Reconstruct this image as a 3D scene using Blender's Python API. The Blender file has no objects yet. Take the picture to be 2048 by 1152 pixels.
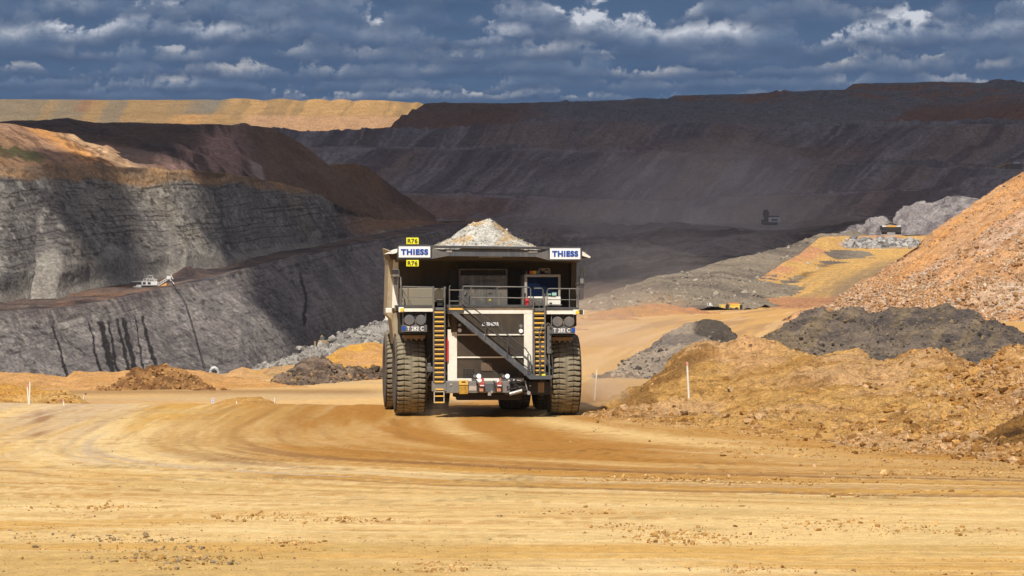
import bpy, math, random
import numpy as np
from mathutils import Matrix, Vector
SC = bpy.context.scene
COL = SC.collection
R = math.radians

# ------------------------------------------------------------------ camera
F = 6300.0          # focal length in pixels of a 2048 px wide picture
HC = 6.5            # eye height
Y0 = 560.0          # horizon row
cam_d = bpy.data.cameras.new('camera'); cam = bpy.data.objects.new('camera', cam_d); COL.objects.link(cam)
cam_d.sensor_width = 36.0; cam_d.lens = 36.0 * F / 2048.0
cam_d.clip_start = 1.0; cam_d.clip_end = 40000.0
cam.location = (0, 0, HC); cam.rotation_euler = (R(90) - math.atan((576 - Y0) / F), 0, 0)
SC.camera = cam

# ------------------------------------------------------------------ light
SUN_EL, SUN_AZ = R(50), R(10)     # azimuth measured from straight behind the camera towards its left
SD = np.array([-math.sin(SUN_AZ) * math.cos(SUN_EL), -math.cos(SUN_AZ) * math.cos(SUN_EL), math.sin(SUN_EL)])
sun_d = bpy.data.lights.new('sun', 'SUN'); sun = bpy.data.objects.new('sun', sun_d); COL.objects.link(sun)
sun_d.energy = 5.0; sun_d.angle = R(0.53); sun_d.color = (1.0, 0.95, 0.86)
sun.rotation_euler = Vector(-SD).to_track_quat('-Z', 'Y').to_euler()
SC.view_settings.view_transform = 'Standard'; SC.view_settings.look = 'None'
SC.view_settings.exposure = 0.0; SC.view_settings.gamma = 1.0; SC.view_settings.use_curve_mapping = False


def lin(c):
    c = np.asarray(c, float) / 255.0
    return np.where(c <= 0.04045, c / 12.92, ((c + 0.055) / 1.055) ** 2.4)


def C(r, g, b, k=0.84):            # albedo of a surface that shows as r,g,b in full sun
    return np.clip(lin((r, g, b)) * k, 0.0, 0.82)


# ------------------------------------------------------------------ world
class NT:
    """tiny node-tree writer"""
    def __init__(s, tree): s.t = tree; s.n = tree.nodes; s.l = tree.links
    def new(s, typ, **kw):
        n = s.n.new(typ)
        for k, v in kw.items(): setattr(n, k, v)
        return n
    def put(s, sock, v):
        if hasattr(v, 'is_output'): s.l.new(v, sock)
        elif v is not None: sock.default_value = v
    def m(s, op, a, b=None, c=None, clamp=False):
        n = s.new('ShaderNodeMath', operation=op, use_clamp=clamp)
        for i, v in enumerate((a, b, c)):
            if v is not None: s.put(n.inputs[i], v)
        return n.outputs[0]
    def sstep(s, x, a, b):
        n = s.new('ShaderNodeMapRange', interpolation_type='SMOOTHSTEP')
        s.put(n.inputs['Value'], x); s.put(n.inputs['From Min'], a); s.put(n.inputs['From Max'], b)
        return n.outputs[0]
    def mix(s, f, a, b):
        n = s.new('ShaderNodeMix', data_type='RGBA')
        s.put(n.inputs['Factor'], f)
        for sock, v in ((n.inputs[6], a), (n.inputs[7], b)):
            s.put(sock, v if hasattr(v, 'is_output') else (*v, 1.0))
        return n.outputs[2]
    def noise(s, vec, scale, detail, rough=0.55, dim='3D', w=None, lac=2.0):
        n = s.new('ShaderNodeTexNoise', noise_dimensions=dim)
        s.put(n.inputs['Vector'], vec); n.inputs['Scale'].default_value = scale
        n.inputs['Detail'].default_value = detail; n.inputs['Roughness'].default_value = rough
        n.inputs['Lacunarity'].default_value = lac
        if w is not None: n.inputs['W'].default_value = w
        return n.outputs['Fac']
    def xyz(s, x, y, z=0.0):
        n = s.new('ShaderNodeCombineXYZ')
        for i, v in enumerate((x, y, z)): s.put(n.inputs[i], v)
        return n.outputs[0]


world = bpy.data.worlds.new('World'); SC.world = world; world.use_nodes = True
wt = NT(world.node_tree); wt.n.clear()
tc = wt.new('ShaderNodeTexCoord')
sep = wt.new('ShaderNodeSeparateXYZ'); wt.l.new(tc.outputs['Generated'], sep.inputs[0])
dx, dy, dz = sep.outputs
az = wt.m('ARCTAN2', dx, dy)
U = wt.m('MULTIPLY', az, 100.0)                       # 1 unit = 63 px of the photograph
V = wt.m('MULTIPLY', wt.m('ARCSINE', dz), 100.0)
sky = wt.new('ShaderNodeTexSky', sky_type='NISHITA')
sky.sun_disc = False; sky.sun_elevation = SUN_EL; sky.sun_rotation = R(180) + SUN_AZ
sky.air_density = 1.2; sky.dust_density = 0.6; sky.ozone_density = 1.5
colr = None
UV = wt.xyz(U, V, 0.0)
base_col = wt.mix(wt.noise(wt.xyz(wt.m('MULTIPLY', U, 0.28), wt.m('MULTIPLY', V, 0.9), 7.0), 0.9, 4), lin((54, 84, 120)), lin((82, 110, 144)))
cloud = base_col
# rows of flat-based cumulus, the farthest (lowest) first: base row in px, height in px, cover, seed, darkness
ROWS = [(203, 40, 0.40, 1.3, 0.86), (186, 56, 0.44, 9.1, 0.88), (158, 60, 0.44, 4.7, 0.84), (128, 70, 0.46, 13.9, 0.90), (100, 92, 0.48, 24.3, 1.05),
        (52, 100, 0.48, 36.1, 1.0), (4, 110, 0.48, 44.9, 0.95), (-60, 150, 0.5, 52.3, 0.86),
        (-200, 300, 0.50, 66.3, 0.8)]
warp = wt.noise(UV, 1.6, 4, 0.6)
warp2 = wt.noise(wt.xyz(U, V, 31.0), 1.3, 4, 0.6)
for (bpx, hpx, cov, sd, lum) in ROWS:
    vb, h = (560 - bpx) / 63.0, hpx / 63.0
    sc = 0.66 / max(h, 0.3)
    wob = wt.noise(wt.xyz(wt.m('MULTIPLY', U, 0.20), sd, 0.0), 1.0, 3)
    vbase = wt.m('ADD', vb, wt.m('MULTIPLY', wt.m('SUBTRACT', wob, 0.5), h * 1.1))
    t = wt.m('DIVIDE', wt.m('SUBTRACT', V, vbase), h)          # 0 at the flat base, 1 at the top
    tn = wt.m('ADD', t, wt.m('MULTIPLY', wt.m('SUBTRACT', warp, 0.5), 0.25))
    big = wt.noise(wt.xyz(wt.m('MULTIPLY', U, sc * 0.34), sd * 2.0, 0.0), 1.0, 1)
    Uw = wt.m('ADD', U, wt.m('MULTIPLY', wt.m('SUBTRACT', warp2, 0.5), 0.5 * h))
    puff = wt.noise(wt.xyz(wt.m('MULTIPLY', Uw, sc), wt.m('MULTIPLY', V, sc * 1.1), sd), 1.0, 9, 0.60)
    puff2 = wt.noise(wt.xyz(wt.m('MULTIPLY', wt.m('SUBTRACT', Uw, 0.10 * h), sc), wt.m('MULTIPLY', wt.m('ADD', V, 0.16 * h), sc * 1.1), sd), 1.0, 9, 0.60)
    top = wt.m('ADD', wt.m('MULTIPLY', wt.m('SUBTRACT', big, 0.5), 2.6), wt.m('MULTIPLY', wt.m('SUBTRACT', puff, 0.5), 3.0))
    edge = wt.m('SUBTRACT', wt.m('ADD', top, cov * 1.35), tn)
    mask = wt.m('MULTIPLY', wt.sstep(edge, -0.03, 0.17), wt.sstep(tn, -0.20, 0.12))
    relief = wt.m('ADD', 0.50, wt.m('MULTIPLY', wt.m('SUBTRACT', puff, puff2), 6.5), clamp=True)
    where = wt.noise(wt.xyz(wt.m('MULTIPLY', U, 0.30), sd * 1.3, 5.0), 1.0, 1)
    rim = wt.m('SUBTRACT', 1.25, wt.sstep(edge, 0.0, 0.9))
    lit = wt.m('MULTIPLY', wt.sstep(tn, -0.05, 0.85), relief)
    lit = wt.m('MULTIPLY', lit, wt.m('ADD', 0.30, wt.m('MULTIPLY', wt.sstep(where, 0.42, 0.64), 2.0)))
    lit = wt.m('MULTIPLY', lit, rim, clamp=True)
    dark = wt.mix(wt.noise(wt.xyz(wt.m('MULTIPLY', U, 0.45), wt.m('MULTIPLY', V, 1.8), sd), 1.0, 4), tuple(lin((44, 72, 108))), tuple(lin((82, 110, 144))))
    dark = wt.mix(wt.m('MULTIPLY', wt.sstep(tn, 0.0, 0.5), 0.45), dark, tuple(lin((104, 128, 158))))
    cc = wt.mix(lit, dark, tuple(lin((204 * lum, 208 * lum, 216 * lum))))
    cloud = wt.mix(wt.m('MULTIPLY', mask, 0.92), cloud, cc)
high = wt.sstep(V, 14.0, 32.0)
gap = wt.noise(wt.xyz(dx, dy, wt.m('MULTIPLY', dz, 2.0)), 3.0, 5)
over = wt.mix(wt.sstep(gap, 0.42, 0.60), (0.10, 0.20, 0.40), (0.42, 0.46, 0.52))
bg1 = wt.new('ShaderNodeBackground'); wt.l.new(sky.outputs[0], bg1.inputs['Color']); bg1.inputs['Strength'].default_value = 0.08
bg2 = wt.new('ShaderNodeBackground'); wt.l.new(cloud, bg2.inputs['Color']); bg2.inputs['Strength'].default_value = 1.0
ms = wt.new('ShaderNodeMixShader'); wt.l.new(high, ms.inputs[0]); wt.l.new(bg2.outputs[0], ms.inputs[1]); wt.l.new(bg1.outputs[0], ms.inputs[2])
wo = wt.new('ShaderNodeOutputWorld'); wt.l.new(ms.outputs[0], wo.inputs['Surface'])
try:
    world.cycles.sampling_method = 'MANUAL'; world.cycles.sample_map_resolution = 512
except Exception: pass
SC.cycles.max_bounces = 5; SC.cycles.diffuse_bounces = 2; SC.cycles.glossy_bounces = 2; SC.cycles.volume_bounces = 2

# ------------------------------------------------------------------ numeric noise
def _h(i, j, k, s):
    n = (i * 374761393 + j * 668265263 + k * 2147483647 * 3 + s * 974711) & 0xffffffff
    n = ((n ^ (n >> 13)) * 1274126177) & 0xffffffff
    n = ((n ^ (n >> 16)) * 2246822519) & 0xffffffff
    return ((n ^ (n >> 15)) & 0xffff) / 65535.0


def vnoise(x, y, z, seed=0):
    xi, yi, zi = np.floor(x), np.floor(y), np.floor(z)
    fx, fy, fz = x - xi, y - yi, z - zi
    fx = fx * fx * (3 - 2 * fx); fy = fy * fy * (3 - 2 * fy); fz = fz * fz * (3 - 2 * fz)
    xi, yi, zi = xi.astype(np.int64), yi.astype(np.int64), zi.astype(np.int64)
    o = 0
    for a in (0, 1):
        wx = fx if a else 1 - fx
        for b in (0, 1):
            wy = fy if b else 1 - fy
            for c in (0, 1):
                wz = fz if c else 1 - fz
                o = o + wx * wy * wz * _h(xi + a, yi + b, zi + c, seed)
    return o


def fbm(x, y, z, octv=4, seed=0, gain=0.5):
    """about -1..1"""
    s, a, tot = 0.0, 1.0, 0.0
    for o in range(octv):
        s = s + a * (vnoise(x, y, z, seed + o * 17) * 2 - 1); tot += a
        x, y, z = x * 2.03 + 3.1, y * 2.03 + 1.7, z * 2.03 + 5.3
        a *= gain
    return s / tot * 1.6


def nz(P, size, octv=4, seed=0, st=(1, 1, 1), gain=0.5):
    """fbm over world points; size = feature size in metres"""
    return fbm(P[..., 0] / (size * st[0]), P[..., 1] / (size * st[1]), P[..., 2] / (size * st[2]), octv, seed, gain)


def ss(x, a, b):
    t = np.clip((x - a) / (b - a), 0, 1); return t * t * (3 - 2 * t)


def lerp(a, b, t):
    return a + (b - a) * t[..., None]


def W(px, py, Y):
    px, py, Y = np.broadcast_arrays(np.asarray(px, float), np.asarray(py, float), np.asarray(Y, float))
    return np.stack([(px - 1024) * Y / F, Y, HC - (py - Y0) * Y / F], -1)


def tag(o, label=None, cat=None, group=None, kind=None):
    if label: o['label'] = label
    if cat: o['category'] = cat
    if group: o['group'] = group
    if kind: o['kind'] = kind
    return o


def raw_mesh(name, verts, faces, mat=None, col=None, smooth=False, parent=None, fmat=None, mats=None):
    """verts (n,3); faces (m,k) array with constant k, or list"""
    me = bpy.data.meshes.new(name)
    verts = np.asarray(verts, np.float32)
    if isinstance(faces, np.ndarray):
        m, k = faces.shape
        me.vertices.add(len(verts)); me.vertices.foreach_set('co', verts.ravel())
        me.loops.add(m * k); me.loops.foreach_set('vertex_index', faces.astype(np.int32).ravel())
        me.polygons.add(m); me.polygons.foreach_set('loop_start', np.arange(0, m * k, k, dtype=np.int32))
        try: me.polygons.foreach_set('loop_total', np.full(m, k, np.int32))
        except Exception: pass
        me.update(calc_edges=True)
    else:
        me.from_pydata([tuple(map(float, v)) for v in verts], [], faces); me.update()
    if smooth: me.polygons.foreach_set('use_smooth', np.ones(len(me.polygons), bool))
    else: me.polygons.foreach_set('use_smooth', np.zeros(len(me.polygons), bool))
    if col is not None:
        a = me.attributes.new('Col', 'FLOAT_COLOR', 'POINT')
        c4 = np.ones((len(verts), 4), np.float32); c4[:, :3] = np.asarray(col).reshape(-1, 3)
        a.data.foreach_set('color', c4.ravel())
    for mm in (mats or ([mat] if mat else [])): me.materials.append(mm)
    if fmat is not None: me.polygons.foreach_set('material_index', np.asarray(fmat, np.int32))
    o = bpy.data.objects.new(name, me); COL.objects.link(o)
    if parent is not None: o.parent = parent
    return o


def grid_faces(nr, nc):
    i = np.arange(nr * nc).reshape(nr, nc)
    return np.stack([i[:-1, :-1], i[1:, :-1], i[1:, 1:], i[:-1, 1:]], -1).reshape(-1, 4)


# ------------------------------------------------------------------ earth materials
def earth_mat(name, fine, bump=1.0, rough=0.95, dist=1.0, lo=0.72, hi=1.22, mid=1.0):
    """colour attribute broken up by grain of size `fine` metres and a bump of the same grain"""
    m = bpy.data.materials.new(name); m.use_nodes = True
    t = NT(m.node_tree); b = t.n['Principled BSDF']
    at = t.new('ShaderNodeAttribute', attribute_name='Col')
    tcx = t.new('ShaderNodeTexCoord').outputs['Object']
    n1 = t.noise(tcx, 1.0 / fine, 5, 0.62)
    n2 = t.noise(tcx, 1.0 / (fine * 7), 5, 0.6)
    g = t.m('ADD', t.m('MULTIPLY', t.sstep(n1, 0.30, 0.72), (hi - lo)), lo)
    g2 = t.m('ADD', t.m('MULTIPLY', t.sstep(n2, 0.30, 0.70), 0.24 * mid), 1 - 0.12 * mid)
    vm = t.new('ShaderNodeVectorMath', operation='SCALE'); t.l.new(at.outputs['Color'], vm.inputs[0]); t.l.new(t.m('MULTIPLY', g, g2), vm.inputs['Scale'])
    t.l.new(vm.outputs[0], b.inputs['Base Color'])
    b.inputs['Roughness'].default_value = rough; b.inputs['Specular IOR Level'].default_value = 0.15
    bp = t.new('ShaderNodeBump'); bp.inputs['Strength'].default_value = bump; bp.inputs['Distance'].default_value = fine * dist
    t.l.new(t.m('ADD', n1, t.m('MULTIPLY', n2, 1.5)), bp.inputs['Height']); t.l.new(bp.outputs[0], b.inputs['Normal'])
    return m


M_NEAR = earth_mat('packed_dirt', 0.06, 0.8, dist=0.6, lo=0.78, hi=1.13)
M_MID = earth_mat('loose_dirt', 0.17, 1.0, dist=1.3, lo=0.68, hi=1.22)
M_HEAP = earth_mat('rocky_dirt', 0.30, 0.8, dist=0.9)
M_WALL = earth_mat('blasted_rock_wall', 1.1, 0.7, dist=0.8, lo=0.62, hi=1.30)
M_FAR = earth_mat('dumped_spoil', 2.2, 1.0, dist=0.9, lo=0.68, hi=1.28)
M_RUB = earth_mat('pit_rubble', 0.7, 1.0, dist=1.2, lo=0.60, hi=1.30)


def col_axis(lo=-600, hi=2650, step=1.7, d0=-60, d1=2110):
    a = np.arange(d0, d1, step)
    l = np.linspace(lo, d0, 50, endpoint=False) if lo < d0 else np.array([])
    r = np.linspace(d1, hi, 50) if hi > d1 else np.array([])
    return np.concatenate([l, a, r])


def smooth_interp(px, xs, ys, k=5):
    y = np.interp(px, xs, ys)
    return y


def loft(rails, rows, lo=-600, hi=2650, step=1.7, jag=None, seed=0, d0=None, d1=None):
    d0 = max(lo, -60) if d0 is None else d0; d1 = min(hi, 2110) if d1 is None else d1
    px = col_axis(lo, hi, step, d0, d1)
    pts = []
    for i, r in enumerate(rails):
        r = np.array(r, float)
        py = np.interp(px, r[:, 0], r[:, 1]); Y = np.interp(px, r[:, 0], r[:, 2])
        if jag and jag[i]:
            py = py + jag[i] * fbm(px / 38.0, px * 0 + i * 3.3, px * 0 + seed, 6, seed + i, 0.62)
        pts.append(W(px, py, Y))
    P = []; V = []
    for i in range(len(rails) - 1):
        n = rows[i]
        tt = np.linspace(0, 1, n, endpoint=(i == len(rails) - 2))
        for t in tt:
            P.append(pts[i] * (1 - t) + pts[i + 1] * t); V.append(np.full(len(px), i + t))
    P = np.array(P); V = np.array(V); PX = np.broadcast_to(px, V.shape)
    PY = Y0 + (HC - P[..., 2]) * F / P[..., 1]
    return P, PX, PY, V


def normals(P):
    a = np.gradient(P, axis=1); b = np.gradient(P, axis=0)
    n = np.cross(a, b); l = np.linalg.norm(n, axis=-1, keepdims=True); n = n / np.maximum(l, 1e-9)
    toward = np.where((n[..., 1] > 0.0) & (np.abs(n[..., 2]) < 0.7) | (n[..., 2] < -0.3), -1.0, 1.0)
    return n * toward[..., None]


def surf(name, P, col, mat, smooth=True, **kw):
    nr, nc = P.shape[:2]
    o = raw_mesh(name, P.reshape(-1, 3), grid_faces(nr, nc), mat, np.clip(col, 0.004, 0.85).reshape(-1, 3), smooth)
    tag(o, **kw); return o


_ico = (lambda p: np.array([(-1, p, 0), (1, p, 0), (-1, -p, 0), (1, -p, 0), (0, -1, p), (0, 1, p), (0, -1, -p), (0, 1, -p), (p, 0, -1), (p, 0, 1), (-p, 0, -1), (-p, 0, 1)]) / 1.9)((1 + 5 ** .5) / 2)
_icf = np.array([(0, 11, 5), (0, 5, 1), (0, 1, 7), (0, 7, 10), (0, 10, 11), (1, 5, 9), (5, 11, 4), (11, 10, 2), (10, 7, 6), (7, 1, 8), (3, 9, 4), (3, 4, 2), (3, 2, 6), (3, 6, 8), (3, 8, 9), (4, 9, 5), (2, 4, 11), (6, 2, 10), (8, 6, 7), (9, 8, 1)])


def rocks(name, pts, sizes, cols, mat, seed=0, flat=0.7, **kw):
    rg = np.random.default_rng(seed); n = len(pts)
    v = _ico[None] * (1 + rg.uniform(-0.38, 0.38, (n, 12, 1)))
    v = v * (rg.uniform(0.55, 1.25, (n, 1, 3)) * np.array([1, 1, flat]))
    a = rg.uniform(0, 6.28, n); b = rg.uniform(-0.9, 0.9, n)
    ca, sa, cb, sb = np.cos(a), np.sin(a), np.cos(b), np.sin(b)
    x, y, z = v[..., 0], v[..., 1], v[..., 2]
    y, z = y * cb[:, None] - z * sb[:, None], y * sb[:, None] + z * cb[:, None]
    x, y = x * ca[:, None] - y * sa[:, None], x * sa[:, None] + y * ca[:, None]
    v = np.stack([x, y, z], -1) * (np.asarray(sizes)[:, None, None] * 0.5) + np.asarray(pts)[:, None, :]
    f = (_icf[None] + (np.arange(n) * 12)[:, None, None]).reshape(-1, 3)
    c = np.repeat(np.asarray(cols)[:, None, :], 12, 1)
    o = raw_mesh(name, v.reshape(-1, 3), f, mat, np.clip(c, 0.004, 0.85).reshape(-1, 3), False)
    tag(o, **kw); return o


def pick(P, n, w, rg):
    """choose n random vertices of a grid with weights w"""
    w = np.maximum(w, 0).ravel(); w = w / w.sum()
    idx = rg.choice(w.size, n, p=w)
    return P.reshape(-1, 3)[idx], idx
# ------------------------------------------------------------------ ground sheet
def edgeY(px):      # where the working surface breaks off into the pit
    return np.interp(px, [-3000, 300, 480, 620, 780, 900, 1160, 1500, 2100, 5000], [262, 264, 290, 320, 360, 420, 640, 690, 700, 700])


def gz0(X, Y):
    px = 1024 + F * X / np.maximum(Y, 30)
    wl = 1 - ss(X, -8, 5)
    z = -2.0 * ss(Y, 161, 205) * wl
    z = z - 45 * ss(Y, edgeY(px), edgeY(px) + 70)
    z = z + 0.9 * ss(Y, 240, 420) * (1 - wl)
    return z


def gz(X, Y):
    z = gz0(X, Y)
    n = 0.10 * fbm(X / 17, Y / 17, X * 0, 3, 5) + 0.022 * fbm(X / 2.2, Y / 2.2, X * 0, 4, 8)
    return z + n * ss(Y, 20, 60)


def tracks(X, Y, full=False):
    """across / along coordinates of the sweeping wheel tracks"""
    k = 8.0
    a_ = 1.3 * (X + 24); b_ = Y - 87 + 0.4 * (X - 15) * ss(Y, 72, 100)
    m_ = np.minimum(a_, b_)
    u = m_ - k * np.log(np.exp(-(a_ - m_) / k) + np.exp(-(b_ - m_) / k))
    u1 = 72 + u
    w_ = 1 / (1 + np.exp((a_ - b_) / k))
    a1 = X * (1 - w_) - Y * w_
    return (u1, a1, w_) if full else (u1, a1)


ys = [20, 30, 38, 45, 50, 55, 59]
y = 62.0
while y < 158: ys.append(y); y += y * y / (F * HC) * 1.5
while y < 165: ys.append(y); y += 0.45
while y < 760: ys.append(y); y *= 1.0042
while y < 14000: ys.append(y); y *= 1.08
ys = np.array([-400, -200, -80, -20, 5] + ys)
pxs = np.concatenate([[-60000, -30000, -15000, -8000, -4500, -2600], np.linspace(-1600, -60, 60, endpoint=False), np.arange(-60, 2110, 2.4), np.linspace(2112, 3600, 60), [4600, 6500, 10000, 17000, 32000, 62000]])
YY, PX = np.meshgrid(ys, pxs, indexing='ij')
XX = (PX - 1024) / F * np.maximum(YY, 40)
G = np.stack([XX, YY, gz(XX, YY)], -1)
# rut relief along the tracks
u1, a1, wl_ = tracks(XX, YY, True)
soft = 1 - 0.30 * ss(wl_, 0.3, 0.9)
near = ss(YY, 30, 60) * (1 - ss(YY, 165, 185))
slopeN = 1.0
rut = fbm(u1 / slopeN / 0.9, a1 / 60, a1 * 0, 4, 21)
crum = ss(fbm(XX / 1.6, YY / 1.6, XX * 0, 3, 61), 0.1, 0.7) * ss(fbm(XX / 9, YY / 4, XX * 0, 2, 62), 0.05, 0.5)
G[..., 2] += near * (0.028 * rut + 0.03 * crum * (vnoise(XX / 0.16, YY / 0.3, XX * 0, 63)))
# real colours of the dirt: bleached crust, moist brown bands, grey fines dropped from the trucks
band = lambda s, seed, ln=55: fbm(u1 / s, a1 / ln, a1 * 0, 5, seed, 0.6)
cream = C(241, 203, 137); ochre = C(218, 168, 88); brown = C(184, 128, 56); dbrown = C(146, 102, 58); grey = C(196, 172, 148); pale = C(249, 218, 160)
c = lerp(np.broadcast_to(ochre, G.shape), cream, ss(band(9, 31), -0.45, 0.35))
c = lerp(c, pale, 0.75 * soft * ss(band(3.2, 33), 0.05, 0.6))
fore = 1 - ss(u1, 70, 81)
c = lerp(c, cream * 0.6 + pale * 0.4, 0.80 * fore)
c = lerp(c, C(206, 158, 90), 0.45 * fore * ss(fbm(XX / 14, YY / 1.1, XX * 0, 5, 81, .6), .12, .5))
c = lerp(c, ochre, 0.75 * fore * ss(nz(G, 5.0, 5, 79, (2.6, 1, 1)), 0.05, 0.5))
c = lerp(c, brown, soft * (0.42 - 0.25 * fore) * ss(band(1.1, 35, 30), 0.1, 0.6))
c = lerp(c, dbrown, (0.30 - 0.15 * fore) * ss(band(0.45, 36, 14), 0.15, 0.6) * ss(nz(G, 9, 3, 78), -.2, .4))
c = lerp(c, pale, 0.5 * ss(band(0.35, 37, 16), 0.2, 0.6))
c = lerp(c, C(214, 182, 120), 0.5 * ss(nz(G, 5.5, 4, 77), 0.1, 0.7))
dist = YY
# moist brown belt that fills the bend (between the crest and the pale foreground)
fu = (u1 - 84) / 22.0
belt = ss(u1, 81, 91) * ss(XX + 0.12 * (YY - 130) + 2.2 * fbm(u1 / 3, a1 / 40, a1 * 0, 3, 3), -17.6, -14.8)
right = ss(XX, 3.5, 11)
c = lerp(c, brown, belt * (0.98 - 0.30 * right) * (0.6 + 0.4 * ss(band(2.4, 41), -0.5, 0.3)))
c = lerp(c, dbrown, 0.9 * soft * ss(XX, -16, -9) * ss(band(0.9, 43, 70), -0.25, 0.35) * np.exp(-((u1 - 85.5) / 3.6) ** 2))
c = lerp(c, grey, 0.85 * soft * np.exp(-((u1 - 80.5) / 2.0) ** 2) * ss(band(1.0, 44, 80), -0.2, 0.4))
c = lerp(c, dbrown, 0.8 * ss(XX, -12, -4) * np.exp(-((u1 - 78.3) / 0.9) ** 2) * ss(band(0.8, 45, 50), -0.3, 0.4))
c = lerp(c, dbrown, 0.65 * np.exp(-((u1 - 74) / 0.8) ** 2) * ss(band(0.8, 46, 30), -0.2, 0.4))
for uu_, ww_, aa_ in ((83.3, .35, .5), (84.6, .3, .6), (87.6, .35, .6), (89.2, .3, .5), (92, .4, .4), (95.5, .4, .4), (79.4, .25, .5), (76.2, .3, .4)):
    c = lerp(c, dbrown, aa_ * (.45 + .55 * ss(XX, -14, -3)) * np.exp(-((u1 - uu_ - .35 * fbm(a1 / 14, a1 * 0, a1 * 0, 2, int(uu_ * 10))) / ww_) ** 2) * ss(band(0.6, int(uu_ * 10), 26), -0.3, 0.3) * near)
for uu_, ww_, aa_ in ((84.0, .25, .6), (88.4, .3, .5), (91, .3, .4), (81.6, .3, .6), (77.2, .3, .5)):
    c = lerp(c, pale, .8 * aa_ * ss(XX, -16, -4) * np.exp(-((u1 - uu_ - .35 * fbm(a1 / 14, a1 * 0, a1 * 0, 2, int(uu_ * 10))) / ww_) ** 2) * ss(band(0.6, int(uu_ * 10), 26), -0.3, 0.3) * near)
# pale arc of the truck's own lane
arc = np.exp(-(((XX - 1.6) - 0.0 * YY - 0.0105 * (150 - YY) ** 2 * 0.9) / (1.1 + 0.03 * (150 - YY))) ** 2) * ss(YY, 112, 128) * (1 - ss(YY, 160, 175))
c = lerp(c, cream, 0.8 * arc)
arc2 = np.exp(-(((XX + 3.4) - 0.004 * (150 - YY) ** 2) / 0.7) ** 2) * ss(YY, 120, 132)
c = lerp(c, cream, 0.45 * arc2 * (1 - ss(YY, 158, 166)))
# left lane, greyer
lane = (1 - ss(XX + 0.10 * (YY - 130), -17.2, -15.2)) * ss(YY, 96, 118)
c = lerp(c, C(214, 184, 148), 0.75 * lane * ss(fbm(XX / 1.4, YY / 40, XX * 0, 4, 51), -0.5, 0.4))
dk = np.exp(-((XX + 21.0 + 0.13 * (YY - 140)) / 0.55) ** 2) * ss(YY, 128, 134) * (1 - ss(YY, 152, 157))
c = lerp(c, C(150, 104, 70), 0.75 * dk * ss(fbm(XX / .5, YY / 7, XX * 0, 3, 9), -0.6, 0.2))
# crumbly olive patches, bottom left
ol = ss(nz(G, 7, 4, 91), -0.1, 0.5) * (1 - ss(YY, 74, 84)) * (1 - ss(XX, -3, 3))
c = lerp(c, C(204, 164, 96), 0.7 * ol)
rowc = ss(fbm(XX / 7, YY / 0.9, XX * 0, 4, 65), 0.25, 0.6) * ss(u1, 60, 64) * near
c = lerp(c, brown, 0.45 * rowc * ss(vnoise(XX / .25, YY / 1.0, XX * 0, 66), .35, .6))
c = c * (1 - 0.22 * (crum * ss(vnoise(XX / .3, YY / 0.9, XX * 0, 64), .5, .7) * near)[..., None])
# roads beyond the crest
far = ss(YY, 165, 190)
cf = lerp(np.broadcast_to(C(232, 188, 124), G.shape), C(206, 152, 92), 0.7 * ss(fbm(XX / 45, YY / 26, XX * 0, 4, 71), -0.3, 0.5))
cf = lerp(cf, C(196, 168, 130), 0.45 * ss(fbm(XX / 50 + YY / 60, YY / 14 - XX / 30, XX * 0, 4, 72), 0.0, 0.6))
qr = XX - 48 * (np.clip(YY - 100, 0, 900) / 469.0) ** 1.7
cf = lerp(cf, C(212, 164, 98), 0.8 * ss(XX, 0, 10))
cf = lerp(cf, C(176, 136, 98), 0.65 * ss(XX, 0, 10) * ss(fbm(qr / 2.6, YY / 80, XX * 0, 4, 73), 0.0, .5))
cf = lerp(cf, C(236, 196, 144), 0.5 * ss(XX, 0, 10) * ss(fbm(qr / 1.6, YY / 90, XX * 0, 4, 74), 0.15, .5))
cf = lerp(cf, C(150, 112, 70), 0.7 * np.exp(-((YY - 238) / 6.0) ** 2) * (1 - ss(XX, -12, -8)))
c = lerp(c, cf, far)
c = lerp(c, C(110, 100, 95), ss(YY, edgeY(PX) + 5, edgeY(PX) + 30))
surf('ground', G, c, M_NEAR, kind='structure')

# small stones and clods lying on the near ground: nobody could count them
rg = np.random.default_rng(3)
n = 15000
yy = 1 / np.sqrt(rg.uniform(1 / 150.0 ** 2, 1 / 66.0 ** 2, n)); xx = rg.uniform(-1, 1, n) * yy * 0.168
dens = np.clip(-0.12 + 1.4 * fbm(xx / 5, yy / 1.3, xx * 0, 4, 14) + 0.35 * (yy < 80) * (xx < 0), 0.03, 1)
keep = rg.uniform(0, 1, n) < dens
xx, yy = xx[keep], yy[keep]; n = len(xx)
sz = np.clip(rg.lognormal(-3.4, 0.5, n), 0.015, 0.16)
cc = np.array([C(216, 168, 100), C(190, 144, 88), C(176, 152, 118), C(232, 196, 142)])[rg.integers(0, 4, n)] * rg.uniform(0.7, 1.05, (n, 1))
rocks('gravel', np.stack([xx, yy, gz(xx, yy) + sz * 0.05], -1), sz, cc, M_NEAR, 4, 0.55, kind='stuff')

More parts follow.
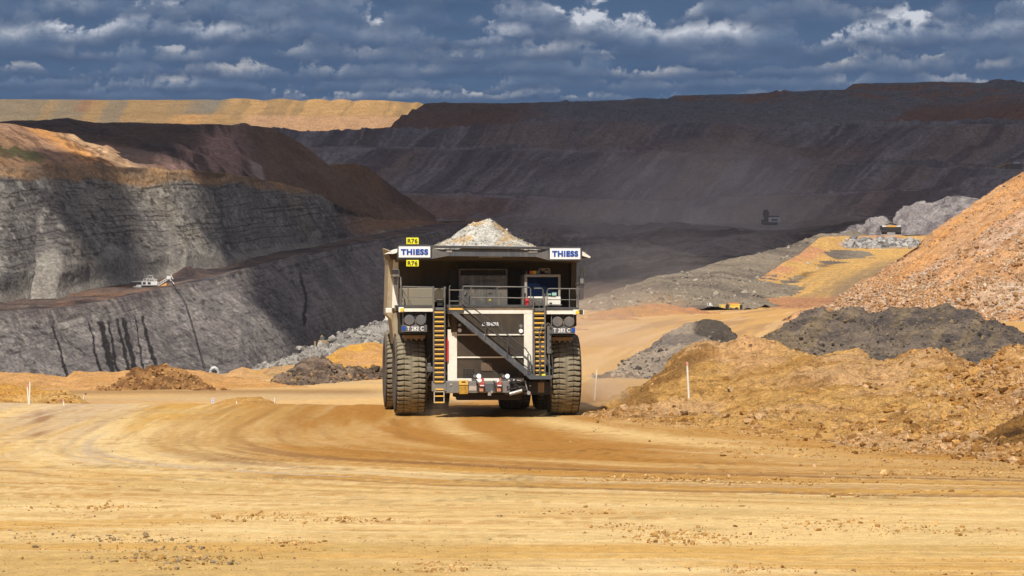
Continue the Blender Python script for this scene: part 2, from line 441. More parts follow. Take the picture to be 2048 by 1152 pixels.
# clods thrown up in rows and a crumbly patch of grey stones at the lower left
rg = np.random.default_rng(23); PT = []; SZ = []; CL = []
for (cx_, cy_, wx, wy, k, sm) in ((1380, 1078, 90, 8, 420, .035), (1330, 1066, 50, 4, 160, .03), (1150, 1027, 60, 4, 170, .03), (700, 1045, 60, 4, 170, .03), (510, 1036, 60, 5, 170, .03), (170, 1012, 70, 4, 150, .03),
        (250, 1075, 70, 7, 260, .035), (370, 1120, 90, 12, 520, .04), (330, 1095, 120, 16, 420, .03), (60, 1065, 60, 8, 200, .03), (590, 1088, 40, 4, 120, .03), (900, 1130, 60, 5, 220, .03), (860, 1143, 30, 3, 140, .035), (1500, 1132, 60, 6, 120, .035),
        (1650, 1050, 110, 5, 260, .03), (1850, 1062, 120, 6, 260, .03), (1240, 1056, 60, 3, 120, .025), (1320, 953, 90, 4, 200, .035), (1550, 962, 120, 4, 220, .035), (1800, 990, 120, 4, 200, .03), (1900, 948, 100, 5, 260, .04), (1500, 905, 60, 6, 160, .04)):
    k = int(k * .75); px_ = rg.normal(cx_, wx * .9, k); py_ = rg.normal(cy_, wy * .8, k) + 2.5 * np.sin(px_ / 23.0)
    y_ = HC * F / (py_ - Y0); x_ = (px_ - 1024) * y_ / F; s_ = np.clip(sm * (1 + rg.pareto(2.0, k)), sm, sm * 5) * y_ / 82
    grey_ = cx_ < 480 and cy_ > 1060
    pal_ = np.array([C(188, 160, 114), C(158, 136, 104), C(222, 178, 110), C(204, 158, 92)] if grey_ else [C(224, 178, 112), C(206, 158, 92), C(234, 192, 130), C(190, 144, 86)])
    PT.append(np.stack([x_, y_, gz(x_, y_) + s_ * .1], -1)); SZ.append(s_); CL.append(pal_[rg.integers(0, 4, k)] * rg.uniform(.75, 1.05, (k, 1)))
rocks('clods', np.concatenate(PT), np.concatenate(SZ), np.concatenate(CL), M_NEAR, 24, .65, kind='stuff')

# ------------------------------------------------------------------ left highwalls
cShale = C(142, 134, 128); cShale2 = C(112, 105, 102); cCoal = C(44, 38, 38); cOx = C(196, 150, 96); cScree = C(156, 150, 138)

rB_top = [(-600, 690, 830), (-400, 672, 860), (0, 622, 930), (100, 618, 945), (200, 603, 970), (400, 562, 1050), (560, 520, 1150), (640, 506, 1215), (700, 492, 1280), (870, 462, 1450), (980, 450, 1560)]
rB_foot = [(-600, 840, 800), (0, 790, 890), (300, 775, 930), (480, 760, 970), (560, 742, 1030), (650, 712, 1100), (780, 665, 1220), (900, 620, 1370), (980, 600, 1460)]
rB_back = [(-600, 655, 880), (-400, 640, 900), (0, 603, 980), (60, 597, 1000), (110, 596, 1000), (200, 573, 1040), (270, 566, 1060), (330, 556, 1080), (370, 543, 1090), (450, 533, 1140), (560, 503, 1230), (640, 492, 1300), (700, 476, 1360), (870, 448, 1520), (980, 440, 1620)]
rC_top = [(-600, 326, 950), (0, 335, 1030), (120, 330, 1070), (190, 326, 1095), (200, 322, 1098), (215, 332, 1100), (330, 337, 1140), (450, 345, 1200), (560, 365, 1290), (640, 392, 1350), (700, 422, 1405), (760, 440, 1460), (870, 444, 1525), (980, 438, 1625)]

P, PXs, PY, Vv = loft([rB_top, rB_foot], [110], lo=-600, hi=980, jag=[2.2, 0], seed=11, d1=900)
N = normals(P)
bt = np.clip(Vv, 0, 1)
d = 1.3 * nz(P, 45, 3, 101, (1, 1, 2.5)) + 0.35 * nz(P, 4.5, 3, 103) + 0.28 * np.abs(nz(P, 2.2, 3, 107))
P = P + N * (d * ss(bt, 0, 0.06))[..., None]
strat = PY + 0.27 * PXs + 6 * fbm(PXs / 160, PXs * 0, PXs * 0, 3, 5)        # bedding runs parallel to the bench
c = lerp(np.broadcast_to(cShale, P.shape), cShale2, ss(nz(P, 20, 5, 109), -0.5, 0.6))
c = lerp(c, C(78, 72, 72), 0.55 * ss(nz(P, 3.2, 4, 111, (1, 1, 1.6)), 0.05, 0.6))
c = lerp(c, C(168, 160, 150), 0.5 * ss(nz(P, 2.4, 4, 112, (.8, .8, 1.5)), 0.2, 0.7))
c = lerp(c, C(48, 44, 44), 0.7 * ss(nz(P, 1.9, 3, 114, (1.3, 1, .8)), 0.42, 0.75))
for s0, wd, am in ((672, 4, .75), (640, 12, .30), (690, 2, .6), (703, 1.6, .4), (655, 1.5, .4)):
    c = lerp(c, cCoal, am * np.exp(-((strat - s0) / wd) ** 2) * ss(fbm(PXs / 26, PY / 4, PXs * 0, 3, int(s0)), -0.35, 0.25))
c = lerp(c, C(88, 78, 76), 0.75 * (1 - ss(bt, 0.02, 0.20 + 0.08 * fbm(PXs / 30, PXs * 0, PXs * 0, 3, 8))) * ss(-PXs, -560, -300))
# dark streaks running down the wall
for x0, x1, w0, ya in ((106, 136, 3.2, 650), (177, 207, 2.6, 645), (199, 232, 7, 645), (214, 240, 3, 645), (232, 262, 4, 640), (244, 274, 6.5, 637), (268, 290, 2.2, 630), (283, 316, 4.2, 632), (596, 612, 3, 548)):
    yb = 760 if x0 < 500 else 590
    tt = np.clip((PY - ya) / (yb - ya), 0, 1)
    xc = x0 + (x1 - x0) * tt + 2.0 * fbm(PY / 14, PY * 0 + x0, PY * 0, 3, x0)
    wv = w0 * (0.7 + 0.5 * tt) * (1 + 0.35 * fbm(PY / 6, PY * 0, PY * 0, 2, x0 + 3))
    c = lerp(c, C(30, 27, 27), 0.96 * (1 - ss(np.abs(PXs - xc), wv * 0.75, wv * 1.1)) * ss(PY, ya - 2, ya + 2) * (PY < yb + 60))
# pale fan streaks below the crest
fan = ss(fbm((PXs - 0.55 * PY) / 7, PY / 60, PXs * 0, 4, 15), 0.15, 0.6) * (1 - ss(bt, 0.10, 0.38))
c = lerp(c, C(170, 158, 146), 0.35 * fan)
c = lerp(c, C(66, 60, 60), 0.5 * ss(fbm(PXs / 36, strat / 2.2, PXs * 0, 5, 117, .7), 0.15, 0.55))
surf('pit_wall', P, c, M_WALL, kind='structure')

P, PXs, PY, Vv = loft([rB_back, rB_top], [26], lo=-600, hi=980, jag=[0, 0], seed=12, d1=900)
P[..., 2] += 0.9 * np.maximum(nz(P, 11, 5, 121), -0.3) * ss(Vv, 0, .12) * (1 - ss(Vv, .85, 1)) + 2.2 * np.exp(-((PXs - 375) / 26) ** 2 - ((Vv - .25) / .2) ** 2) + 1.6 * np.exp(-((PXs - 500) / 16) ** 2 - ((Vv - .3) / .2) ** 2)
c = lerp(np.broadcast_to(C(100, 84, 76), P.shape), C(62, 54, 54), ss(nz(P, 14, 5, 123), -0.4, 0.5))
c = lerp(c, C(150, 112, 84), 0.5 * ss(PXs, 60, 160) * (1 - ss(PXs, 300, 420)) * ss(nz(P, 7, 4, 125), -0.2, .5))
c = lerp(c, C(150, 134, 120), 0.6 * np.exp(-((Vv - 0.80) / 0.06) ** 2) * ss(fbm(PXs / 60, PXs * 0, PXs * 0, 3, 6), -0.2, .4))
surf('bench_floor', P, c, M_WALL, kind='structure')

P, PXs, PY, Vv = loft([rC_top, [(x, y + 4, Y - 3) for x, y, Y in rB_back]], [160], lo=-600, hi=980, jag=[2.6, 0], seed=13, d1=900)
N = normals(P); t = np.clip(Vv, 0, 1)
d = 3.2 * nz(P, 70, 3, 131, (1, 1, 3)) + 0.75 * nz(P, 13, 4, 132, (1, 1, 2)) + 0.5 * np.abs(nz(P, 4, 4, 133, (1.4, 1.4, .6)))
P = P + N * (d * ss(t, 0, 0.04) * (1 - 0.8 * ss(t, 0.80, 0.96)))[..., None]
strat = PY + 0.10 * PXs * ss(PY, 330, 560) + 0.06 * PXs + 3 * fbm(PXs / 120, PXs * 0, PXs * 0, 3, 25)
c = lerp(np.broadcast_to(C(136, 130, 122), P.shape), C(102, 97, 94), ss(nz(P, 24, 5, 139), -0.5, 0.6))
c = lerp(c, C(176, 162, 136), 0.3 * ss(nz(P, 34, 4, 141, (.5, 1, 4)), 0.0, 0.6))
c = lerp(c, C(74, 66, 62), 0.6 * ss(fbm(PXs / 34, strat / 1.7, PXs * 0, 5, 143, .7), 0.1, 0.5))
c = lerp(c, C(178, 172, 160), 0.5 * ss(nz(P, 3.4, 4, 144, (.9, .9, 1.4)), 0.2, 0.7))
c = lerp(c, C(52, 46, 44), 0.75 * ss(nz(P, 2.1, 3, 145, (1.6, 1, .7)), 0.36, 0.7))
rs = np.random.default_rng(8)
for s0 in (372, 379, 396, 404, 424, 436, 452, 466, 476, 492, 506, 517, 530, 545):
    am, wd = rs.uniform(.6, 1.0), rs.uniform(0.9, 2.2)
    c = lerp(c, cCoal, am * np.exp(-((strat - s0 + 1.6 * fbm(PXs / 10, PXs * 0, PXs * 0, 3, s0)) / wd) ** 2) * ss(fbm(PXs / 34, PXs * 0 + s0, PXs * 0, 3, s0), -0.35, 0.15))
topb = ss(372 - (PY - 0.06 * PXs * 0) + 9 * fbm(PXs / 60, PXs * 0, PXs * 0, 4, 29) - 0.0 * PXs + 22 * ss(PXs, 430, 620), 0, 12)
c = lerp(c, lerp(np.broadcast_to(C(176, 136, 92), P.shape), C(140, 112, 84), ss(nz(P, 9, 4, 151), -.3, .5)), 0.85 * topb)
# light scree cones at the foot
con = 0.0
for x0, wd in ((90, 120), (200, 80), (262, 40), (385, 62), (330, 30), (430, 40), (620, 30)):
    con = np.maximum(con, np.clip(1 - np.abs(PXs - x0 - 60 * (t - 1) * -0.4) / wd / np.clip((t - 0.62) / 0.38, 0.02, 1), 0, 1) * ss(t, 0.64, 0.8))
con = np.maximum(con, ss(t + 0.05 * fbm(PXs / 30, t * 4, PXs * 0, 3, 156), 0.84, 0.97) * 0.9)
c = lerp(c, lerp(np.broadcast_to(cScree, P.shape), C(140, 132, 122), ss(nz(P, 6, 4, 155), -.3, .6)), 0.8 * ss(con + .12 * fbm(PXs / 8, t * 9, PXs * 0, 4, 157), 0.02, 0.5))
c = lerp(c, C(140, 100, 66), 0.8 * ss(PXs, 640, 760) * (1 - ss(t, .5, .9)))
surf('pit_wall', P, c, M_WALL, kind='structure')

# hill behind the wall (dark brown clay, grading to tan on the right shoulder)
rD_top = [(-600, 232, 1290), (0, 242, 1310), (100, 240, 1330), (135, 236, 1336), (150, 240, 1340), (200, 245, 1350), (300, 247, 1370), (450, 249, 1410), (520, 252, 1440), (545, 256, 1450), (600, 286, 1470), (640, 316, 1480), (700, 362, 1500), (760, 396, 1515), (830, 424, 1535), (870, 446, 1545), (980, 470, 1600)]
rD_foot = [(x, y + 16, Y + 6) for x, y, Y in rC_top]
P, PXs, PY, Vv = loft([rD_top, rD_foot], [90], lo=-600, hi=980, jag=[1.7, 0], seed=17, d1=900)
N = normals(P)
P = P + N * ((5 * nz(P, 70, 4, 161) + 1.6 * nz(P, 12, 4, 162)) * ss(Vv, 0, .1) * (1 - ss(Vv, .8, 1)))[..., None]
c = lerp(np.broadcast_to(C(78, 60, 54), P.shape), C(52, 42, 42), ss(nz(P, 22, 5, 163), -0.4, 0.4))
pk = ss(PXs + 0.8 * (PY - 290) + 26 * fbm(PXs / 50, PY / 30, PXs * 0, 4, 165), 330, 420) * (1 - ss(PXs - 0.9 * (PY - 290), 460, 560))
c = lerp(c, C(176, 140, 128), 0.75 * pk * ss(fbm((PXs - PY) / 20, PY / 40, PXs * 0, 4, 166), -.6, .3))
c = lerp(c, C(40, 30, 32), 0.8 * ss(fbm((PXs - 1.3 * PY) / 12, PY / 30, PXs * 0, 4, 167), 0.1, .45) * np.exp(-((PXs - 385) / 50) ** 2) * ss(PY, 275, 295))
rt = ss(PXs - 0.35 * (PY - 260), 470, 560)
c = lerp(c, C(124, 98, 74), 0.8 * rt)
c = lerp(c, C(96, 66, 48), 0.5 * rt * ss(fbm((PXs - 1.4 * PY) / 22, PY / 60, PXs * 0, 4, 168), 0, .6))
c = lerp(c, C(176, 156, 146), 0.8 * (1 - ss(np.abs(PXs - 520 - 0.85 * (PY - 318)), 5, 11)) * ss(PY, 300, 312) * (1 - ss(PY, 345, 352)))
surf('clay_hill', P, c, M_FAR, kind='structure')

rD3t = [(560, 340, 1700), (630, 330, 1700), (700, 327, 1705), (722, 329, 1710), (742, 338, 1720), (772, 362, 1730), (830, 404, 1750), (880, 438, 1770), (960, 470, 1800)]
P, PXs, PY, Vv = loft([rD3t, [(560, 470, 1640), (960, 500, 1720)]], [70], lo=560, hi=960, jag=[2.4, 0], seed=19, d0=561, d1=955)
c = lerp(np.broadcast_to(C(124, 92, 66), P.shape), C(98, 74, 58), ss(nz(P, 30, 5, 171), -.4, .4))
surf('spoil_ridge', P, c, M_FAR, kind='structure')

# sunlit slope in front of the clay hill
rD1t = [(-600, 225, 1190), (0, 247, 1200), (28, 248, 1200), (60, 256, 1204), (100, 262, 1208), (148, 268, 1212), (170, 284, 1210), (205, 292, 1208), (215, 289, 1206), (250, 308, 1200), (275, 318, 1192), (330, 334, 1165)]
rD1f = [(x, y + 4, Y + 1) for x, y, Y in rC_top]
P, PXs, PY, Vv = loft([rD1t, rD1f], [60], lo=-600, hi=330, jag=[1.3, 0], seed=23, d1=330)
q = (PXs - 1.75 * (PY - 250))
c = lerp(np.broadcast_to(C(178, 138, 106), P.shape), C(150, 120, 102), ss(fbm(q / 26, PY / 70, PXs * 0, 4, 181), -.4, .4))
c = lerp(c, C(232, 166, 92), 0.85 * np.exp(-((q - 62) / 26) ** 2))
c = lerp(c, C(228, 188, 140), 0.7 * np.exp(-((q - 112) / 22) ** 2))
c = lerp(c, C(150, 116, 82), 0.8 * (1 - ss(q, -45, 0)))
gr = (1 - ss(np.abs(PY - 300 - 0.17 * PXs + 5 * fbm(PXs / 12, PXs * 0, PXs * 0, 3, 3)), 8, 13)) * (1 - ss(PXs, 70, 100))
c = lerp(c, C(70, 76, 40), 0.85 * gr)
c = lerp(c, C(96, 66, 46), 0.6 * ss(fbm(q / 7, PY / 14, PXs * 0, 5, 183), 0.1, .5))
N = normals(P); P = P + N * ((0.8 * nz(P, 9, 4, 185)) * ss(Vv, 0, .1) * (1 - ss(Vv, .9, 1)))[..., None]
surf('spoil_slope', P, c, M_FAR, kind='structure')

# ------------------------------------------------------------------ far dumps
rEt = [(-1500, 198, 3400), (0, 199, 3400), (400, 200, 3400), (700, 203, 3400), (836, 206, 3400), (850, 214, 3400), (900, 262, 3400), (1000, 290, 3400)]
P, PXs, PY, Vv = loft([rEt, [(-1500, 225, 3330), (400, 226, 3330), (850, 231, 3330), (900, 264, 3330), (1000, 295, 3330)], [(-1500, 229, 3290), (400, 229, 3290), (850, 234, 3290), (900, 266, 3290), (1000, 297, 3290)], [(-1500, 275, 3200), (900, 275, 3200), (1000, 300, 3200)]], [22, 5, 26], lo=-1500, hi=1000, jag=[0.7, 0.8, 0.8, 0], seed=29, d1=880)
P[..., 2] += (2.2 * np.abs(np.sin(PXs / 21.0 + 1.3 * fbm(PXs / 90, PXs * 0, PXs * 0, 2, 4))) * ss(PXs, 380, 480)) * np.exp(-(Vv / .25) ** 2)
q = PXs + 0.55 * (PY - 230) + 5 * fbm(PXs / 40, PY / 10, PXs * 0, 3, 190)
c = lerp(np.broadcast_to(C(168, 134, 88), P.shape), C(146, 126, 98), ss(fbm(q / 45, Vv * 0, PXs * 0, 3, 191), -.35, .2) * (1 - ss(PXs, 430, 480)))
c = lerp(c, C(204, 158, 100), 0.75 * ss(fbm(q / 16, Vv * 0, PXs * 0, 2, 192), -.1, .35) * ss(PXs, 420, 520))
c = lerp(c, C(160, 106, 70), 0.6 * np.exp(-((q - 160) / 15) ** 2) * (1 - ss(Vv, .8, 1)))
c = lerp(c, C(132, 126, 112), 0.6 * np.exp(-((q - 410) / 24) ** 2) * (1 - ss(Vv, .8, 1)))
c = lerp(c, C(206, 152, 88), 0.8 * np.exp(-((q - 390) / 46) ** 2) * ss(Vv, 1.8, 2.1))
c = lerp(c, C(198, 152, 114), 0.7 * ss(q, 470, 520) * ss(Vv, 1.8, 2.1))
surf('far_dump', P, c, M_FAR, kind='structure')

rU1t = [(690, 262, 2430), (780, 254, 2440), (850, 207, 2620), (1000, 206, 2640), (1200, 202, 2640), (1335, 197, 2640), (1348, 191, 2640), (1400, 190, 2640), (1500, 188, 2640), (1560, 183, 2650), (1690, 179, 2650), (1706, 168, 2700), (1850, 164, 2700), (1960, 166, 2700), (1990, 161, 2700), (2048, 167, 2700), (2650, 150, 2700)]
rU1f = [(690, 266, 2420), (780, 263, 2420), (1000, 264, 2420), (1060, 256, 2420), (1130, 250, 2420), (1300, 248, 2420), (1700, 249, 2420), (2048, 245, 2420), (2650, 240, 2420)]
rU2b = [(480, 258, 2300), (560, 262, 2300), (1000, 266, 2300), (1060, 258, 2300), (1130, 252, 2300), (1300, 250, 2300), (1700, 251, 2300), (2048, 247, 2300), (2650, 242, 2300)]
rU2f = [(480, 292, 2190), (700, 292, 2190), (950, 296, 2190), (1200, 299, 2190), (1310, 304, 2190), (1500, 311, 2190), (1700, 328, 2190), (1900, 334, 2190), (2048, 336, 2190), (2650, 345, 2190)]
rU3t = [(x, y + 2.5, 2110) for x, y, Y in rU2f]
rU3f = [(480, 384, 1950), (800, 386, 1950), (1000, 392, 1950), (1300, 402, 1950), (1450, 396, 1950), (1700, 384, 1950), (2048, 372, 1950), (2650, 372, 1950)]
rU4t = [(x, y + 3, 1880) for x, y, Y in rU3f]
rU4f = [(480, 452, 1740), (860, 446, 1740), (1100, 452, 1720), (1400, 462, 1700), (1560, 455, 1700), (1700, 440, 1700), (2048, 430, 1700), (2650, 430, 1700)]
P, PXs, PY, Vv = loft([rU1t, rU1f, rU2b, rU2f, rU3t, rU3f, rU4t, rU4f], [34, 4, 28, 5, 46, 5, 34], lo=480, hi=2650, jag=[1.5, 0.5, 1.2, 0.8, 1.2, .8, 1.2, 0], seed=31, d0=482, step=2.0)
N = normals(P)
fr = Vv - np.floor(Vv)
gully = np.abs(fbm((PXs + 1.25 * PY) / 16, Vv * 1.2, PXs * 0, 4, 220))
P = P + N * ((6 * nz(P, 120, 4, 201) + 2.2 * nz(P, 22, 4, 202) + 2.6 * gully) * ss(np.minimum(fr, 1 - fr), 0, .15))[..., None]
q = PXs + 1.25 * (PY - 300)
purple = C(124, 114, 116); gray = C(146, 138, 137); umber = C(140, 118, 104); rust = C(170, 104, 66)
base = lerp(np.broadcast_to(purple, P.shape), gray, ss(fbm(q / 46, Vv * 1.2, PXs * 0, 5, 203, .65), -.35, .4))
base = lerp(base, gray * 1.25, 0.6 * ss(fbm(q / 9, Vv * 2, PXs * 0, 3, 223), .1, .5))
base = lerp(base, purple * .7, 0.5 * ss(fbm(q / 7 + 9, Vv * 2, PXs * 0, 3, 224), .1, .5))
base = lerp(base, umber, 0.55 * ss(fbm(q / 120 + 4, np.floor(Vv) * 3, PXs * 0, 3, 204), -.1, .4))
up = (Vv < 1.2)
uc = lerp(np.broadcast_to(C(136, 112, 100), P.shape), C(130, 122, 120), ss(PXs - 1.2 * (PY - 230) * 2 + 40 * fbm(PXs / 90, PY / 20, PXs * 0, 3, 7), 990, 1110))
uc = lerp(uc, C(124, 90, 70), 0.8 * (1 - ss(q, 930, 1010)))
uc = lerp(uc, C(140, 90, 60), 0.85 * ss(PXs + 2.0 * (PY - 245), 1745, 1775) * ss(PY, 190, 200 + 0.01 * PXs) * (PXs > 1500))
uc = lerp(uc, C(160, 108, 74), 0.6 * ss(fbm(PXs / 60, PY / 6, PXs * 0, 4, 206), .1, .5) * (1 - ss(PY, 200, 216)))
c = np.where(up[..., None], uc, base)
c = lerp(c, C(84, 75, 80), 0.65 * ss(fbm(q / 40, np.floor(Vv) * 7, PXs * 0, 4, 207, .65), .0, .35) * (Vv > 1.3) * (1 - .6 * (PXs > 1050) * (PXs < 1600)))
c = lerp(c, C(140, 116, 102), 0.5 * (Vv > 2.4) * (Vv < 4.4) * ss(PXs, 1150, 1350) * (1 - ss(PXs, 1700, 1800)) * np.exp(-((PY - 306) / 18) ** 2))
c = lerp(c, C(132, 96, 78), 0.7 * (Vv > 5.6) * (1 - ss(PXs, 900, 1150)))
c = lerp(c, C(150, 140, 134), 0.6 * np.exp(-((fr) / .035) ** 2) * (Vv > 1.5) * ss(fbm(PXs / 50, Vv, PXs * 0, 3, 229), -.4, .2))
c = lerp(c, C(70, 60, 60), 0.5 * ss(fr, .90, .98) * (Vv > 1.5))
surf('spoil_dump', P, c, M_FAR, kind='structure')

# pit floor between the far dump and the rubble tongue
P, PXs, PY, Vv = loft([[(480, 450, 1760), (860, 443, 1750), (1100, 450, 1740), (1400, 460, 1720), (1560, 452, 1720), (1700, 437, 1720), (2048, 428, 1720), (2650, 428, 1720)],
    [(480, 480, 1600), (860, 470, 1560), (1200, 478, 1450), (1540, 466, 1380), (1700, 466, 1350), (2048, 468, 1350), (2650, 468, 1350)],
    [(480, 600, 1300), (860, 560, 1200), (1200, 540, 1000), (1400, 520, 950), (1560, 492, 1000), (1700, 478, 1080), (2048, 480, 1100), (2650, 480, 1100)],
    [(480, 700, 1120), (860, 680, 900), (1160, 640, 720), (1300, 590, 740), (1450, 545, 820), (1640, 500, 960), (1800, 500, 1000), (2650, 500, 1000)]], [24, 46, 60], lo=872, hi=2650, jag=[2, 0, 0, 0], seed=37, d0=873)
N = normals(P)
P[..., 2] += (9.0 * np.abs(nz(P, 70, 5, 211)) + 2.2 * np.abs(nz(P, 14, 4, 212))) * (1 - .85 * ss(Vv, 2.2, 2.7)) * ss(Vv, .02, .3) * (1 - ss(np.abs(PXs - 1580), 60, 160) * 0 - np.exp(-((PXs - 1560) / 120) ** 2 - ((PY - 466) / 14) ** 2))
q = PXs + 1.6 * (PY - 500)
c = lerp(np.broadcast_to(C(132, 122, 118), P.shape), C(96, 88, 86), ss(nz(P, 60, 5, 213), -.4, .3))
c = lerp(c, C(146, 134, 126), 0.6 * ss(nz(P, 34, 5, 215), 0.0, .6))
c = lerp(c, C(64, 56, 56), 0.75 * ss(nz(P, 30, 5, 216, (2.2, 1, 1), gain=.62), 0.05, .35))
c = lerp(c, C(170, 156, 142), 0.5 * ss(nz(P, 13, 5, 217, (2, 1, 1), gain=.62), 0.25, .6) * ss(PY, 480, 520))
c = lerp(c, C(60, 50, 48), 0.7 * np.exp(-((PY - 482) / 10) ** 2) * ss(PXs, 1350, 1450) * (1 - ss(PXs, 1660, 1720)))
c = lerp(c, C(98, 72, 60), 0.6 * np.exp(-((PY - 454) / 8) ** 2) * ss(PXs, 1540, 1620))
surf('pit_floor', P, c, M_FAR, kind='structure')

# ------------------------------------------------------------------ rubble tongue and ramp on the right
def mk_rocks(name, P, w, n, smin, smax, pal, mat, seed, smul=None, **kw):
    rg = np.random.default_rng(seed)
    p, idx = pick(P, n, w, rg)
    s = np.clip(smin * (1 + rg.pareto(2.2, n)), smin, smax)
    if smul is not None: s = s * np.broadcast_to(smul, P.shape[:2]).ravel()[idx]
    pal = np.array(pal); cc = pal[rg.integers(0, len(pal), n)] * rg.uniform(0.75, 1.1, (n, 1))
    j = rg.normal(0, 1, (n, 3)) * np.array([0.4, 0.4, 0.0]) * s[:, None]
    return rocks(name, p + j + np.array([0, 0, 0.05]) * s[:, None], s, cc, mat, seed, 0.8, **kw)


P, PXs, PY, Vv = loft([[(1090, 640, 690), (1130, 604, 660), (1180, 600, 655), (1230, 588, 665), (1300, 562, 700), (1370, 546, 730), (1440, 522, 775), (1500, 512, 800), (1560, 499, 840), (1610, 480, 880), (1640, 468, 915), (1700, 465, 950), (1760, 468, 960), (1800, 472, 960)],
    [(1090, 650, 600), (1180, 622, 590), (1300, 590, 610), (1440, 560, 680), (1560, 540, 760), (1640, 500, 850), (1700, 484, 900), (1800, 480, 930)],
    [(1090, 690, 520), (1180, 650, 530), (1300, 634, 560), (1400, 626, 575), (1500, 624, 590), (1640, 620, 640), (1800, 600, 700)]], [46, 46], lo=1090, hi=1800, jag=[3, 0, 0], seed=41, d0=1091, d1=1799)
P[..., 2] += (1.1 * np.abs(nz(P, 12, 5, 221)) + 0.8 * nz(P, 30, 3, 222)) * ss(Vv, 0, .1)
c = lerp(np.broadcast_to(C(158, 144, 124), P.shape), C(126, 114, 102), ss(nz(P, 12, 5, 223), -.4, .5))
c = lerp(c, C(172, 156, 132), 0.5 * ss(nz(P, 26, 4, 224), 0, .5))
c = lerp(c, C(196, 156, 108), 0.8 * ss(Vv, 1.25, 1.7) * (1 - ss(PXs, 1300, 1400)))
surf('rubble_bank', P, c, M_RUB, kind='structure')
mk_rocks('rubble', P, (0.25 + ss(Vv, .5, 1.2)) * (PXs > 1100) * (PXs < 1640) * (Vv < 1.7) + (PXs > 1370) * (PXs < 1600) * (Vv > 1.6) * .5, 3600, 0.18, 1.3, [C(176, 162, 142), C(140, 128, 114), C(200, 188, 168), C(150, 138, 122)], M_MID, 43, kind='stuff')

P, PXs, PY, Vv = loft([[(1395, 616, 600), (1440, 603, 630), (1455, 594, 645), (1500, 570, 690), (1560, 531, 755), (1600, 506, 800), (1640, 474, 870), (1680, 471, 895), (1750, 472, 910), (1840, 471, 930), (2000, 468, 940)],
    [(1395, 620, 596), (1455, 608, 620), (1500, 600, 640), (1560, 575, 690), (1640, 535, 770), (1700, 508, 840), (1760, 492, 880), (1840, 484, 905), (2000, 480, 915)],
    [(1395, 640, 560), (1460, 632, 570), (1560, 628, 580), (1700, 622, 600), (1850, 600, 640), (2000, 600, 640)]], [30, 60], lo=1395, hi=2000, jag=[2.2, 0, 0], seed=47, d0=1396, d1=1999)
P[..., 2] += 0.5 * nz(P, 14, 5, 231) * ss(Vv, 0, .1)
q = PY + 0.62 * (PXs - 1500)
c = lerp(np.broadcast_to(C(232, 184, 110), P.shape), C(226, 164, 116), (1 - ss(Vv, .45, .8)) * ss(nz(P, 20, 4, 232), -.5, .3))
c = lerp(c, C(128, 96, 60), 0.8 * np.exp(-((Vv - 1.0) / .10) ** 2) * ss(nz(P, 8, 4, 233), -.4, .2) * (1 - ss(PXs, 1640, 1720)))
c = lerp(c, C(196, 160, 112), 0.6 * ss(fbm(q / 5, PXs / 160, PXs * 0, 4, 234), 0, .5) * ss(Vv, 1.1, 1.3))
c = lerp(c, C(150, 130, 106), 0.75 * ss(q, 655, 690) * (1 - ss(q, 735, 760)) * ss(Vv, 1.2, 1.5) * ss(fbm(q / 9, PXs / 100, PXs * 0, 3, 236), -.7, .1))  # grey streak paints shade beside the rock slope
c = lerp(c, C(200, 140, 104), 0.8 * ss(PY, 592, 600) * (1 - ss(PY, 612, 620)))
gr = np.exp(-((PY - 489) / 10) ** 2) * ss(PXs, 1670, 1700) * (1 - ss(PXs, 1830, 1860))
c = lerp(c, C(170, 164, 160), 0.9 * ss(gr + .2 * nz(P, 6, 3, 237), .35, .6))
surf('haul_ramp', P, c, M_RUB, kind='structure')
mk_rocks('rubble', P, ss(gr, .3, .6), 900, 0.5, 2.4, [C(196, 188, 180), C(140, 136, 132), C(214, 208, 200)], M_MID, 48, kind='stuff')

P, PXs, PY, Vv = loft([[(1680, 470, 985), (1715, 464, 985), (1738, 448, 985), (1752, 438, 990), (1765, 437, 990), (1785, 446, 990), (1796, 430, 1000), (1815, 412, 1010), (1835, 403, 1015), (1862, 404, 1020), (1880, 399, 1020), (1912, 391, 1020), (1940, 394, 1020), (1960, 398, 1020), (1985, 402, 1020), (2060, 405, 1020), (2300, 430, 1020)],
    [(1680, 473, 955), (1760, 471, 950), (1840, 470, 950), (2048, 470, 950), (2300, 470, 950)]], [56], lo=1680, hi=2300, jag=[3.2, 0], seed=53, d0=1681)
N = normals(P)
P = P + N * ((2.2 * nz(P, 12, 5, 241, gain=.6) + 1.6 * np.abs(nz(P, 5, 4, 242))) * ss(Vv, 0, .1) * (1 - ss(Vv, .9, 1)))[..., None]
q = PXs + 1.4 * (PY - 430)
c = lerp(np.broadcast_to(C(156, 148, 146), P.shape), C(112, 104, 106), ss(fbm(q / 12, PY / 30, PXs * 0, 5, 243), -.3, .5))
c = lerp(c, C(190, 182, 174), 0.5 * ss(nz(P, 5, 4, 244), .1, .6))
tag(surf('gravel_pile', P, c, M_RUB), 'tall pale grey rubble heap behind the far truck, beside the orange rock slope', 'rubble heap')

